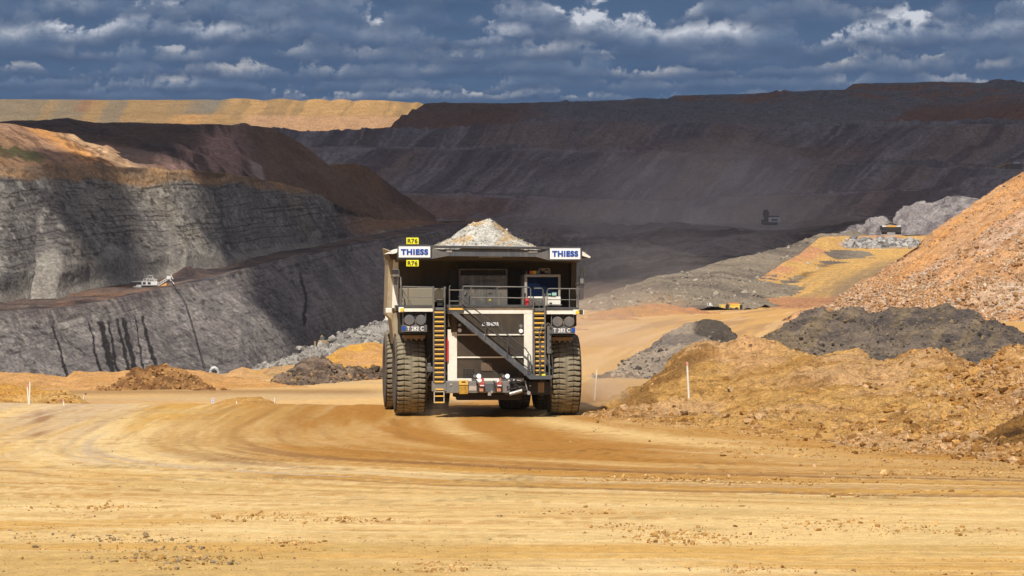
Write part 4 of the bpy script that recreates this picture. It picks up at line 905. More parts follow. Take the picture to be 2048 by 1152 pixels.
def text_mesh(name, s, size_h, width, mat, parent, loc, rot=(R(90), 0, 0), bold=0.0, depth=0.012):
    cu = bpy.data.curves.new(name, 'FONT'); cu.body = s; cu.size = 1.0; cu.space_character = 1.0 + bold * 2.4; cu.offset = bold; cu.extrude = 0.01; cu.align_x = 'CENTER'; cu.align_y = 'CENTER'
    to = bpy.data.objects.new(name + '_tmp', cu); COL.objects.link(to)
    dg = bpy.context.evaluated_depsgraph_get(); dg.update()
    me = bpy.data.meshes.new_from_object(to.evaluated_get(dg)); bpy.data.objects.remove(to); bpy.data.curves.remove(cu)
    v = np.empty(len(me.vertices) * 3); me.vertices.foreach_get('co', v); v = v.reshape(-1, 3)
    w = np.ptp(v[:, 0]); h = np.ptp(v[:, 1]); cx = (v[:, 0].max() + v[:, 0].min()) / 2; cy2 = (v[:, 1].max() + v[:, 1].min()) / 2
    v[:, 0] = (v[:, 0] - cx) * width / w; v[:, 1] = (v[:, 1] - cy2) * size_h / h; v[:, 2] = (v[:, 2] + 0.01) / 0.02 * depth
    me.vertices.foreach_set('co', v.ravel()); me.update(); me.name = name
    me.materials.clear(); me.materials.append(mat)
    o = bpy.data.objects.new(name, me); COL.objects.link(o); o.parent = parent; o.location = tuple(loc); o.rotation_euler = rot
    return o


truck = bpy.data.objects.new('haul_truck', None); COL.objects.link(truck)
truck.location = (XR, YR, 0.02); truck.rotation_euler = (0, 0, YAW)
tag(truck, 'huge cream and grey mining dump truck facing the camera, heaped with pale rock, plated R76', 'dump truck')

# ---- wheels -------------------------------------------------------
RT, WT = 1.97, 1.44


def make_tyre():
    nt, nw = 46 * 10, 47
    th = np.linspace(0, 2 * math.pi, nt, endpoint=False)
    w = np.linspace(-1, 1, nw)
    TH, Wd = np.meshgrid(th, w, indexing='ij')
    aw = np.abs(Wd)
    # profile: tread crown, rounded shoulder
    prof = RT - 0.055 * aw ** 2 - 0.16 * ss(aw, 0.86, 1.0) ** 1.5
    pitch = 46
    side = (Wd > 0) * 0.5
    bend = 0.34 * np.abs(aw - 0.48) - 0.10
    ph = TH / (2 * math.pi) * pitch + side + bend
    fr = ph - np.floor(ph)
    wdt = 0.055 + 0.10 * ss(aw, 0.1, 0.95)
    g = 1 - ss(np.minimum(fr, 1 - fr), wdt * 0.7, wdt + 0.045)           # transverse grooves
    g *= ss(aw, 0.06, 0.14)
    g2 = (1 - ss(np.abs(aw - 0.48), 0.006, 0.03)) * 0.45 + (1 - ss(np.abs(aw - 0.02), 0.0, 0.035)) * 0.55
    gg = np.maximum(g, g2)
    rad = prof - 0.10 * gg
    P = np.stack([Wd * WT / 2, -rad * np.cos(TH), rad * np.sin(TH)], -1)
    dust = lin((170, 156, 128)) * 0.56; dark = np.array([0.014, 0.012, 0.010])
    dust = dust * (0.8 + 0.4 * vnoise(np.floor(ph), Wd * 3, Wd * 0, 5))[..., None]
    c = lerp(np.broadcast_to(dust, P.shape), dark, np.clip(gg * 1.15, 0, 1))
    c = lerp(c, np.array([.10, .085, .065]), 0.5 * ss(aw, .9, 1.0))
    v = P.reshape(-1, 3); i = np.arange(nt * nw).reshape(nt, nw); j = np.roll(i, -1, 0)
    f = np.stack([i[:, :-1], i[:, 1:], j[:, 1:], j[:, :-1]], -1).reshape(-1, 4)
    # side walls
    vs, fs, cs = [v], [f], [c.reshape(-1, 3)]; n0 = len(v)
    prof2 = [(0.985, 1.86), (1.03, 1.70), (1.06, 1.50), (1.045, 1.28), (0.98, 1.10), (0.93, 1.02), (0.88, 0.98)]
    for sgn, colm in ((-1, 0), (1, nw - 1)):
        prev = i[:, colm]
        for k, (xw, r_) in enumerate(prof2):
            rr = r_ + (0.02 * (np.abs((th / (2 * math.pi) * pitch) % 1 - 0.5) < 0.3) if k < 2 else 0)
            vv = np.stack([np.full(nt, sgn * xw * WT / 2), -rr * np.cos(th), rr * np.sin(th)], -1)
            idx = n0 + np.arange(nt); n0 += nt; vs.append(vv)
            cs.append(np.tile(np.array([.085, .07, .055]) * (1.0 if k > 1 else 1.4), (nt, 1)))
            a, b = prev, idx; a2, b2 = np.roll(a, -1), np.roll(b, -1)
            fs.append(np.stack([a, a2, b2, b] if sgn > 0 else [a, b, b2, a2], -1)); prev = idx
    return raw_mesh('tyre', np.concatenate(vs), np.concatenate(fs), M_TYRE, np.concatenate(cs), True)


def make_rim():
    m = MB(); n = 40
    prof = [(-.62, .98), (-.62, .90), (-.30, .84), (-.22, .60), (-.30, .46), (-.42, .40), (-.44, .0)]
    for sg in (1, -1):
        v = []; f = []
        for k, (x, r_) in enumerate(prof):
            for j in range(n):
                a = 2 * math.pi * j / n; v.append((sg * x, r_ * math.cos(a), r_ * math.sin(a)))
        for k in range(len(prof) - 1):
            for j in range(n):
                q = (k * n + j, k * n + (j + 1) % n, (k + 1) * n + (j + 1) % n, (k + 1) * n + j)
                f.append(q if sg > 0 else q[::-1])
        m.add(v, f)
    for j in range(20):
        a = 2 * math.pi * j / 20; m.tube([(-.26, .72 * math.cos(a), .72 * math.sin(a)), (-.33, .72 * math.cos(a), .72 * math.sin(a))], .03, 6)
    return m.build('rim', MGREY, None, True)


tyre0, rim0 = make_tyre(), make_rim()
fx0, fx1 = T(822, 800, 0.6)[0], T(1131, 800, 0.6)[0]
rear = T(953, 800, 8.6)[0]
wheel_pos = [(fx0, RT, 'front'), (fx1, RT, 'front')]
for px in (802, 872, 1035, 1104): wheel_pos.append((T(px, 800, 8.6 - RT)[0], 8.6, 'rear'))
for k, (x, yv, kind) in enumerate(wheel_pos):
    wo_ = bpy.data.objects.new('wheel', None); COL.objects.link(wo_); wo_.parent = truck; wo_.location = (x, yv, RT - 0.03)
    for src in (tyre0, rim0):
        o = src if k == 0 else src.copy()
        if k: COL.objects.link(o)
        o.parent = wo_; o.rotation_euler = (0.37 * k, 0, 0) if src is tyre0 else (0, 0, 0)
        if src is rim0 and x > 0: o.rotation_euler = (0, 0, math.pi)

# ---- chassis ------------------------------------------------------
m = MB(); fxc = (fx0 + fx1) / 2
for sx in (-1, 1): m.box((fxc + sx * 1.05 - .28, -0.6, 1.25), (fxc + sx * 1.05 + .28, 10.2, 2.3))
m.box((fxc - 1.3, -.3, 1.1), (fxc + 1.3, .5, 1.7)); m.box((fxc - 1.3, 5.4, 1.6), (fxc + 1.3, 6.4, 2.6))
m.tube([(fxc - 3.4, RT, RT), (fxc + 3.4, RT, RT)], .42, 14)
m.build('chassis', BLACK, truck, bevel=.02)
m = MB(); rc = sum(w[0] for w in wheel_pos[2:]) / 4
m.tube([(rc - 3.9, 8.6, RT), (rc + 3.9, 8.6, RT)], .62, 20); m.tube([(rc - .9, 8.6, RT), (rc + .9, 8.6, RT)], .95, 24)
m.build('rear_axle', BLACK, truck, True)
m = MB()
for x in (fx0 + .95, fx1 - .95): m.tube([(x, RT, 1.5), (x, RT, 3.6)], .26, 14); m.tube([(x, RT, 3.0), (x, RT, 4.4)], .36, 14)
for x in (rc - 1.2, rc + 1.2): m.tube([(x, 8.2, 1.9), (x, 7.3, 3.6)], .2, 12)
m.build('suspension_strut', MGREY, truck, True)
m = MB(); m.box((fxc - 1.5, .1, 1.5), (fxc + 1.6, 4.4, 4.6)); m.build('engine_block', BLACK, truck, bevel=.05)
# clutter between frame and tyre
m = MB()
for k, (x, y0_, y1_) in enumerate(((855, 735, 760), (860, 728, 752), (857, 700, 720))): m.tube([T(x, y0_, .5), T(x + 4, (y0_ + y1_) / 2, .35), T(x - 1, y1_, .5)], .04, 8)
m.build('chassis_hose', MGREY, truck, True)
m = MB(); pb(m, 853, 734, 866, 745, .3, .8); pb(m, 855, 727, 862, 734, .4, .7); m.build('valve_box', MGREY, truck, bevel=.03)

# ---- bumper -------------------------------------------------------
yB = -1.0
m = MB(); pb(m, 891, 763, 1020, 787, yB, yB + .55); pb(m, 864, 764, 893, 784, yB - .05, yB + .45)
m.build('bumper', BUMP, truck, bevel=.03)
m = MB(); pb(m, 1010, 764, 1100, 790, yB + .04, yB + .5); m.build('bumper_end', BLACK, truck, bevel=.03, label='dark rusty right end of the bumper beam')
m = MB(); pb(m, 1076, 766, 1088, 786, yB + .03, yB + .1); m.build('rust_patch', RUST, truck)
m = MB(); m.box((fxc - 1.6, -.55, .78), (fxc + 1.5, .2, 1.1))
for px in (912, 921, 994): pb(m, px - 5, 786, px + 5, 795, -.5, .1)
m.build('belly_plate', BLACK, truck, bevel=.05)
m = MB(); pb(m, 918, 761, 936.5, 771, yB - .12, yB + .05); o = m.build('battery_isolator_box', YEL, truck, bevel=.015)
m = MB(); pb(m, 923, 763.6, 931, 766, yB - .135, yB - .1); m.build('slot', BLACK, o)
m = MB(); pb(m, 918.5, 772, 936, 789, yB - .09, yB + .05); m.build('tag_board', paint('dull_yellow', (.50, .27, .02), .7, grime=.5, gcol=(.12, .07, .03), scale=9), truck, bevel=.01)
m = MB(); pb(m, 938, 773, 953, 782, yB - .03, yB + .1); pb(m, 900, 768, 904, 771.5, yB - .04, yB); m.build('bumper_plate', paint('pale_plate', (.46, .40, .33), .6), truck)
m = MB(); pb(m, 971, 768, 987.5, 785, yB - .07, yB + .06); o = m.build('junction_box', SLATE, truck, bevel=.015)
m = MB(); m.disc(T(979.5, 783, 0), .06, yB - .16, yB - .05, 12); pb(m, 976, 785, 983, 792, yB - .05, yB + .1); m.build('coupling', SILV, o)
for px in (963, 998):
    m = MB(); pq(m, [(px - 4, 759), (px + 5, 757), (px + 6, 774), (px - 4, 774)], yB - .28, yB + .02); o = m.build('tow_hook_cover', REDD, truck, bevel=.02)
    m = MB(); pq(m, [(px - 11 if px < 980 else px - 5, 759.5), (px - 1, 757.5), (px + 1, 763), (px - 4, 766)], yB - .30, yB - .281); pb(m, px - 3, 771, px + 5, 773, yB - .30, yB - .281); m.build('white_band', WHITE, o)
    m = MB(); pb(m, px - 4, 775.5, px + 4, 784.5, yB - .2, yB + .02); m.build('tow_hook', paint('faded_red', (.55, .23, .13), .6, grime=.5), truck, bevel=.03)
    m = MB(); pq(m, [(px - 11, 761), (px - 6, 768), (px - 4, 787), (px - 9, 782)], yB - .1, yB); m.build('tow_bracket', BLACK, truck)
rg = random.Random(5); m = MB()
for k in range(16):
    x, y = rg.uniform(1018, 1046), rg.uniform(760, 782)
    pts = [T(x, y, yB - .1)]
    for q in range(4): pts.append(pts[-1] + np.array([rg.uniform(-.16, .2), rg.uniform(-.08, .05), rg.uniform(-.16, .1)]))
    m.tube(pts, rg.uniform(.015, .035), 6)
m.build('hose_bundle', BLACK, truck, True)
m = MB(); m.tube([T(1019, 789, yB - .2), T(1044, 782, yB - .2)], .085, 10); m.tube([T(1017, 762, yB - .1), T(1030, 761, yB - .15), T(1046, 763, yB - .1)], .03, 6)
m.tube([T(1050, 762, yB - .1), T(1053, 775, yB - .15), T(1056, 786, yB - .1)], .03, 6); m.disc(T(1053, 785, 0), .09, yB - .2, yB, 12); m.disc(T(1056, 771, 0), .04, yB - .2, yB, 8)
m.build('steering_linkage', SILV, truck, True)

# ---- radiator -----------------------------------------------------
yG = -0.62
m = MB(); pb(m, 895, 616, 1065.5, 628.5, yG, yG + .5)
pb(m, 895.5, 660, 914, 762.5, yG + .003, yG + .5); pb(m, 1048, 628.7, 1065, 752, yG + .003, yG + .5); pb(m, 914.2, 757.5, 1048, 763, yG + .006, yG + .4)
m.build('radiator_frame', CREAM, truck, bevel=.012)
m = MB(); pb(m, 902, 629, 914, 665, yG - .06, yG + .3); pb(m, 896, 625, 903, 655, yG + .05, yG + .3)
m.build('side_cover', TAN, truck, bevel=.02, label='dusty brown cover at the top left of the radiator')
m = MB(); pb(m, 914, 628, 1048.5, 758, yG + .10, yG + .2); gm = m.build('radiator_grille', MESH_B, truck)
m = MB()
xs = np.linspace(T(914.3, 700, yG)[0], T(1047.8, 700, yG)[0], 62); z0, z1 = T(960, 757.6, yG)[2], T(960, 629, yG)[2]
for x in xs: m.box((x - .009, yG + .02, z0), (x + .009, yG + .04, z1))
for z in np.linspace(z0, z1, 58): m.box((xs[0], yG + .041, z - .009), (xs[-1], yG + .058, z + .009))
m.build('wire_mesh', MESHW, gm)
m = MB()
for y in (670.3, 715.3): pb(m, 914.3, y - 1.3, 1048, y + 1.3, yG - .03, yG + .09)
m.build('cross_bar', CREAM, gm)
m = MB(); pb(m, 962, 726.5, 984, 742.5, yG - .01, yG + .015); m.build('patch_plate', paint('brown_mesh_patch', (.12, .08, .055), .8), gm)
p = T(981, 649, yG - .03); text_mesh('badge_lettering', 'LIEBHERR', .17, .80, WHITE, truck, (p[0], yG - .03, p[2]), bold=.018)
for (px, py, mt, r_) in ((919, 651, LENSD, .075), (919, 661.5, LENS, .095), (1041.5, 653, LENSD, .08), (1041.5, 662.5, LENS, .10)):
    m = MB(); q = T(px, py, yG); m.disc(q, r_, yG - .12, yG + .02, 20); m.build('grille_lamp', mt, truck, True)
for px in (950, 1007):
    m = MB(); pb(m, px - 7, 747.5, px + 9.5, 757.3, yG - .16, yG + .05); hb = m.build('driving_lamp', BLACK, truck, bevel=.01)
    m = MB(); m.disc(T(px + 5, 752, 0), .105, yG - .2, yG - .15, 20); m.build('lens', LAMPON, hb, True)
    m = MB(); m.disc(T(px - 3, 752.2, 0), .075, yG - .19, yG - .15, 16); m.build('lens', LENSD, hb, True)
m = MB(); m.tube([T(893.5, 682, yG), T(893.5, 724, yG)], .10, 14); m.tube([T(893.5, 676, yG), T(893.5, 682, yG)], .06, 10); m.build('red_cylinder', RED, truck, True)

# ---- ladders ------------------------------------------------------
def ladder(xl, xr, yt, yb_, n, name='ladder', y=-1.1):
    m = MB()
    for x in (xl, xr): m.box(T(x - 1.3, yb_, y) , T(x + 1.3, yt, y) + np.array([0, .22, 0]))
    ld = m.build(name, PIPE, truck, bevel=.01)
    for k in range(n):
        py = yt + 4 + (yb_ - yt - 6) * k / (n - 1)
        if py < 624: continue
        m = MB(); pb(m, xl + 1.6, py - 0.4, xr - 1.6, py + 2.6, y - .02, y + .12); tr = m.build('rung', YEL, ld)
        m = MB(); pb(m, xl + 1.6, py + 2.8, xr - 1.6, py + 5.4, y + .03, y + .22); m.build('tread', TREADG, ld)
    return ld
ladder(867.5, 889.5, 574, 765, 21)
m = MB(); pb(m, 869, 783.5, 888, 785, -1.1, -1.04)
for x in (868.5, 888): m.box(T(x - .9, 807, -1.1), T(x + .9, 785, -1.1) + np.array([0, .06, 0]))
ll = m.build('drop_ladder', paint('pale_rail', (.55, .47, .36), .6), truck)
m = MB(); pb(m, 869, 792, 888, 794.3, -1.13, -1.0); pb(m, 868, 804.5, 889, 807, -1.13, -1.0); pb(m, 871, 778, 887, 781, -1.13, -1.0); m.build('rung', YEL, ll)
ladder(1067, 1090, 594, 752, 17, y=-1.05)
# second hand rails and lever bars over the right ladder
m = MB()
m.tube([T(1087, 655, -1.3), T(1079, 666, -1.35), T(1079.5, 755, -1.35)], .03, 6); m.tube([T(1069, 668, -1.3), T(1068.5, 752, -1.3)], .03, 6)
m.tube([T(1068, 660, -1.2), T(1076, 662, -1.3), T(1088, 648, -1.3)], .028, 6)
m.build('grab_bar', PIPE, truck, True)
m = MB(); pb(m, 1094, 650, 1102.5, 708, -.75, -.66)
bh = m.build('bracket_plate', MGREY, truck, bevel=.01)
m = MB()
for py in (657, 669, 682.5, 695): m.disc(T(1098, py, 0), .055, -.762, -.74, 12)
m.build('bolt_hole', BLACK, bh)
m = MB(); m.tube([T(1092, 652, -.8), T(1096, 647, -.8), T(1100, 650, -.8)], .03, 6); m.tube([T(1098, 710, -.8), T(1099, 752, -.8)], .04, 6); m.tube([T(1094, 720, -.85), T(1102, 738, -.8)], .03, 6)
m.build('hose', MGREY, truck, True)

# ---- diagonal stair ----------------------------------------------
S0, S1 = (906, 624), (1064, 755)
ya, yb2 = -1.55, -.98
m = MB()
for y in (ya, yb2):
    f = [T(S0[0], S0[1], y), T(S0[0] + 7, S0[1], y), T(S1[0] + 8, S1[1], y), T(S1[0], S1[1] + 0, y)]
    f = [T(900, 626, y), T(912, 624, y), T(1072, 754, y), T(1058, 757, y)]
    m.hexa([f[0], f[3], f[2], f[1]], [q + np.array([0, .05, 0]) for q in (f[0], f[3], f[2], f[1])])
m.build('stair_stringer', SLATE, truck)
m = MB(); A_, B_ = T(906, 627, ya), T(1064, 755, ya)
for k in range(1, 17):
    q = A_ + (B_ - A_) * k / 17
    m.box((q[0] - .13, ya + .052, q[2] - .02), (q[0] + .13, yb2, q[2] + .02))
m.build('stair_tread', TREADG, truck)
def rail(pts, y, r_=.026): return [T(a, b, y) for a, b in pts], r_
m = MB()
for y in (ya, yb2):
    for off in (22, 41):
        m.tube([T(924 - (8 if off > 30 else 0), 636 - off - (0 if off < 30 else 2), y), T(1052, 740 - off, y), T(1061, 746 - off * .8, y), T(1063, 754 - off * .45, y), T(1058, 757 - off * .3, y)], .027, 7)
    for (px, py) in ((971, 681), (1015, 717), (1056, 750)): m.tube([T(px, py, y), T(px, py - 41, y)], .03, 6)
m.build('stair_handrail', PIPE if False else DGREY, truck, True)
m = MB(); pq(m, [(1056, 756), (1063, 752), (1104, 752), (1105, 756), (1100, 759.5), (1060, 759.5)], -1.65, -.7); lp = m.build('lower_landing', SLATE, truck)
m = MB(); pb(m, 1084, 749, 1091, 753, -1.6, -1.4); m.build('yellow_step', YELB, lp)
m = MB(); m.tube([T(1105, 756, -1.5), T(1106, 735, -1.5), T(1104, 715, -1.5), T(1103, 700, -1.2)], .03, 6); m.build('landing_rail', DGREY, truck, True)
m = MB(); pb(m, 897, 621, 928, 627.5, -1.5, -.6); ul = m.build('upper_landing', DGREY, truck)
m = MB(); pb(m, 898.5, 617, 927, 620.5, -1.52, -.6); m.build('yellow_edge', YEL, ul)

# ---- deck ---------------------------------------------------------
yD = -.75
m = MB(); pb(m, 797, 612.5, 866, 617, yD, 3.2); pb(m, 892, 611, 1064, 615.8, yD + .02, 3.2); pb(m, 1091, 616, 1157, 621.3, yD, 3.2)
pb(m, 797, 620, 1150, 622, .3, 3.1)
m.build('deck', DGREY, truck, bevel=.01)
m = MB(); pb(m, 808, 617.2, 866, 624, yD + .02, yD + .2); pb(m, 1092, 621.5, 1146, 629, yD + .02, yD + .2); m.build('deck_fascia', CREAM, truck)
m = MB(); pb(m, 869, 616, 889, 622, yD - .1, yD + .3); pb(m, 1066, 617, 1089, 624, yD - .1, yD + .3); m.build('ladder_head', MGREY, truck, bevel=.02)
for px, py in ((802.3, 620.2), (1151.5, 625.2)):
    m = MB(); pb(m, px - 5, py - 5, px + 5.5, py + 5, yD - .06, yD + .15); cl = m.build('clearance_lamp', CREAM, truck, bevel=.02)
    m = MB(); m.disc(T(px, py, 0), .085, yD - .12, yD - .05, 18); m.build('lens', AMBER, cl, True)
m = MB(); pb(m, 772, 617, 784, 627, .8, 1.6); m.build('side_lug', CREAM, truck, bevel=.03)
m = MB(); pb(m, 1161, 620.5, 1166, 630, -.3, 0.0); pb(m, 1154, 622, 1160, 629, -.3, 0); m.build('side_lug', DGREY, truck, bevel=.02)
m = MB(); pb(m, 1166.3, 620, 1168.3, 630, -.3, 0.0); m.build('side_lug_face', CREAM, truck)

# ---- lamp clusters -------------------------------------------------
for (x0, x1, d, em) in ((805.5, 852.5, 0, 1), (1102, 1148, 3.6, -1)):
    m = MB(); pb(m, x0, 625 + d, x1, 651 + d, -.55, .1); pb(m, x0 + 1, 666 + d, x1 - 2, 669 + d, -.6, .1); hb = m.build('lamp_box', BLACK, truck, bevel=.02)
    m = MB()
    for px in (x0 + 1, x1 - 1): pb(m, px - 1, 626 + d, px + 1, 652 + d, -.62, -.5)
    pq(m, [(x0 + 22, 640 + d), (x0 + 27, 640 + d), (x0 + 31, 652 + d), (x0 + 18, 652 + d)], -.62, -.56)
    pb(m, x0 - 2.3, 650.6 + d, x1 + 1.8, 664.8 + d, -.70, -.56); m.build('lamp_frame', MGREY, hb, bevel=.01)
    for px in (819.5 - 805.5 + x0 - .8, 842.7 - 805.5 + x0 - .8):
        m = MB(); c0 = T(px, 640.8 + d, -.7); m.tube([(c0[0], -.58, c0[2]), (c0[0], -.74, c0[2]), (c0[0], -.76, c0[2])], [.24, .245, .225], 28); m.build('headlight_cover', paint('cover_grey', (.11, .11, .115), .55, grime=.3) if px < 825 and em > 0 else bpy.data.materials['cover_grey'], hb, True)
    c0 = T((x0 + x1) / 2 + 1.5 * em, 658 + d, -.70)
    text_mesh('number_lettering', 'T 282 C', .195, .80, WHITE, hb, (c0[0], -.712, c0[2]), bold=.018)
    bx0 = x0 - 1.5 if em > 0 else x1 - 4.5
    m = MB(); pb(m, bx0, 653.2 + d, bx0 + 7, 662 + d, -.715, -.70); m.build('blue_badge', BLUE, hb)
    m = MB(); pb(m, x0 + 1, 671 + d, x1 - 2, 678 + d, -.3, .3)
    for k in range(4): pq(m, [(x0 + 3 + 11 * k, 678 + d), (x0 + 9 + 11 * k, 678 + d), (x0 + 6 + 11 * k, 683 + d)], -.3, -.1)
    m.build('mud_flap', RUST, truck, bevel=.02)
    # arch behind the lamps
m = MB(); pb(m, 800, 624, 866, 668, .35, 3.6); pb(m, 1090, 628, 1150, 672, .35, 3.6); m.build('wheel_arch', BLACK, truck, bevel=.04)

# ---- hand rails ----------------------------------------------------
m = MB()
def rl(pts, y, r_=.028, n=7): m.tube([T(a, b, y) for a, b in pts], r_, n)
yf = yD + .06
rl([(803, 612), (803, 578), (806, 574), (866, 575.5)], yf); rl([(803, 594), (866, 595.5)], yf, .02); rl([(816, 575), (816, 612)], yf); rl([(803, 577), (828, 618)], yf + .02, .032)
rl([(866, 618), (866, 580), (867, 573)], yf - .25); rl([(889, 618), (889, 574), (892, 577)], yf - .25)
rl([(869, 597), (871, 600), (885, 600), (887, 597), (887, 578), (885, 575)], yf - .1, .022)
rl([(899, 618), (899, 573), (901, 572)], yf - .7); rl([(899, 581), (926, 581)], yf - .7, .024); rl([(899, 603), (926, 603), (932, 607)], yf - .7, .024); rl([(926, 618), (926, 573)], yf - .05)
rl([(926, 573.5), (1056, 575), (1061, 578), (1062, 612)], yf, .032); rl([(942, 595.8), (1062, 597)], yf, .028)
for px in (942, 994.5, 1047): rl([(px, 574), (px, 612)], yf)
rl([(1067, 640), (1067, 596)], yf - .2)
rl([(1068, 577.5), (1083, 577.5), (1086, 580), (1086.5, 612)], yf - .1); rl([(1090, 624), (1089.5, 588)], yf - .2)
rl([(1094, 612), (1094, 584), (1096, 579), (1100, 578), (1155, 578.5)], yf); rl([(1094, 600), (1156, 600.5)], yf, .022); rl([(1094, 614), (1096, 610), (1124, 610.5)], yf, .022); rl([(1139, 578), (1139, 616)], yf); rl([(1152, 578), (1157, 618)], yf); rl([(1120, 576), (1121, 580)], yf, .04)
rl([(1069, 598), (1072, 602), (1082, 602), (1085, 598)], yf - .1, .022); rl([(1077, 625), (1079, 607), (1086, 607), (1088, 620)], yf - .1, .022)
m.build('deck_handrail', PIPE, truck, True)
m = MB()
for (px, py) in ((840, 574.6), (999, 574.6)): pb(m, px - 3, py - 1, px + 3, py + 1, yf - .04, yf + .04)
m.build('rail_clamp', LENSD, truck)

# ---- cab -----------------------------------------------------------
yC = 0.95
m = MB()
pb(m, 1049, 549.5, 1121, 555, yC, 3.3); pb(m, 1049, 555, 1054.5, 596, yC, 3.3); pb(m, 1116.5, 555, 1121, 594, yC, 3.3)
cb = m.build('cab', CABP, truck, bevel=.03)
m = MB(); pb(m, 1049, 594, 1121.5, 613, yC - .01, 3.3); m.build('front_panel', CREAM, cb, bevel=.03)  # left cream as the sunlit part; the frame above carries painted shade
m = MB(); pb(m, 1043.5, 551, 1048, 612, yC + .25, 3.1); m.build('cab_door', CABG, truck, bevel=.02)
m = MB(); pb(m, 1054.3, 554.8, 1116.8, 594.3, yC + .04, yC + .09); m.build('windscreen', GLASS, cb)
m = MB(); pb(m, 1104, 586, 1113, 592, yC + .02, yC + .036); pb(m, 1095, 588, 1102, 592, yC + .02, yC + .036); m.build('window_sticker', paint('pale_green_card', (.35, .6, .5), .4), cb)
m = MB(); m.tube([T(1111, 594, yC - .03), T(1094, 590, yC - .05)], .02, 6); m.tube([T(1088, 612, yC - .03), T(1120, 611, yC - .03)], .015, 6); pb(m, 1099, 606, 1104, 611, yC - .06, yC); m.build('wiper', BLACK, cb)
m = MB(); pb(m, 1053, 597, 1086, 613, yC - .3, yC - .02); cu_ = m.build('step_cover', CABG, truck, bevel=.03)
m = MB(); pb(m, 1066, 606, 1070.5, 611, yC - .32, yC - .29); m.build('vent_hole', BLACK, cu_)
for px, mt in ((1067.5, ORANGE), (1073.5, AMBER)):
    m = MB(); m.disc(T(px, 545.8, 0), .09, yC + .2, yC + .3, 16); m.build('beacon', mt, cb, True)
m = MB(); pb(m, 1064, 542.5, 1077, 549, yC + .3, yC + .5)
for a, b, c_, d_ in ((1077, 540, 1080, 549), (1083, 537, 1090, 543), (1090, 542, 1098, 547), (1097, 539, 1101, 549)): pb(m, a, b, c_, d_, yC + .35, yC + .6)
m.tube([T(1053, 549, yC + .3), T(1053, 543, yC + .3)], .03, 6); m.tube([T(1078, 538.5, yC + .4), T(1100, 538, yC + .4)], .03, 6)
m.build('roof_equipment', paint('dusty_cabinet', (.30, .25, .2), .6), cb, bevel=.01)
m = MB(); pb(m, 1049, 587, 1052, 612, -.2, 0); m.build('extinguisher_bracket', BLACK, truck)
m = MB(); q = T(1054, 613, -.45); m.tube([(q[0], -.45, q[2] - .0), (q[0], -.45, q[2] + .12), (q[0], -.45, q[2] + .34), (q[0], -.45, q[2] + .42)], [.09, .10, .10, .05], 14); fe = m.build('fire_extinguisher', RED, truck, True)
m = MB(); m.tube([(q[0], -.45, q[2] + .42), (q[0] + .03, -.47, q[2] + .5)], .035, 8); m.build('valve', BLACK, fe)

# ---- electric cabinet ----------------------------------------------
yE = 1.25
m = MB(); pb(m, 918.5, 551.5, 1015, 613, yE, 3.4); ec = m.build('control_cabinet', CABG, truck, bevel=.02)
m = MB(); pb(m, 918.5, 538.5, 1015, 540.5, yE + .02, 3.2); pb(m, 918.5, 538.5, 921, 551.6, yE + .02, 3.2); pb(m, 1012.5, 538.5, 1015, 551.6, yE + .02, 3.2); m.build('cabinet_roof', CABG, ec)
m = MB(); pb(m, 921, 540.5, 1012.5, 551.4, yE + .4, yE + .5); pb(m, 938, 592, 940, 613, yE - .012, yE); pb(m, 918.5, 573, 1015, 573.8, yE - .006, yE); pb(m, 972, 574, 972.8, 613, yE - .006, yE)
pb(m, 926, 568.5, 938, 570.5, yE - .01, yE); pb(m, 975, 576.5, 987, 578.5, yE - .01, yE); pb(m, 977, 587, 984, 589, yE - .01, yE); m.build('panel_seam', BLACK, ec)
q = T(975, 561.5, yE); text_mesh('cabinet_lettering', 'Litronic', .13, .82, BLACK, ec, (q[0], yE - .012, q[2]))
q = T(997, 563.3, yE); text_mesh('cabinet_lettering', 'plus', .055, .17, BLACK, ec, (q[0], yE - .012, q[2]))
m = MB(); pq(m, [(976.5, 603), (983.5, 603), (980, 597)], yE - .02, yE - .005); m.build('warning_sign', paint('dull_warning_yellow', (.42, .32, .05), .6), ec)
m = MB(); m.tube([T(932.5, 583, yE - .06), T(930, 590, yE - .06)], .04, 6); m.disc(T(980, 555.4, 0), .025, yE - .04, yE, 8); m.disc(T(1011, 556, 0), .025, yE - .04, yE, 8); m.build('cabinet_latch', LENSD, ec)
m = MB(); pb(m, 903, 540, 917, 613, 1.9, 3.4); m.build('exhaust_stack', BLACK, truck)
m = MB(); pb(m, 1016, 541, 1044, 613, 2.4, 3.6)
for k in range(8): pb(m, 1018, 580 + 4 * k, 1042, 581.5 + 4 * k, 2.3, 2.4)
m.build('retard_grid', BLACK, truck)

# ---- left deck tank -------------------------------------------------
yTk = 0.55
m = MB(); pb(m, 803, 576.5, 868, 612.4, yTk, 2.6); pb(m, 868.3, 577.5, 889, 605, yTk + .15, 2.4); tk = m.build('air_filter_housing', TANF, truck, bevel=.04)
m = MB(); q = T(881, 590, 0); m.tube([(q[0], yTk + .16, q[2]), (q[0], yTk + .06, q[2]), (q[0], yTk + .05, q[2]), (q[0], yTk + .25, q[2])], [.30, .29, .22, .18], 24); m.build('intake_duct', TAN, tk, True)
m = MB()
for px in (816, 866): pb(m, px, 576.5, px + 1, 612.4, yTk - .01, yTk)
m.build('panel_seam', BLACK, tk)
m = MB(); pb(m, 875, 606, 885, 612, yTk, yTk + .6); m.build('duct_foot', BLACK, tk)

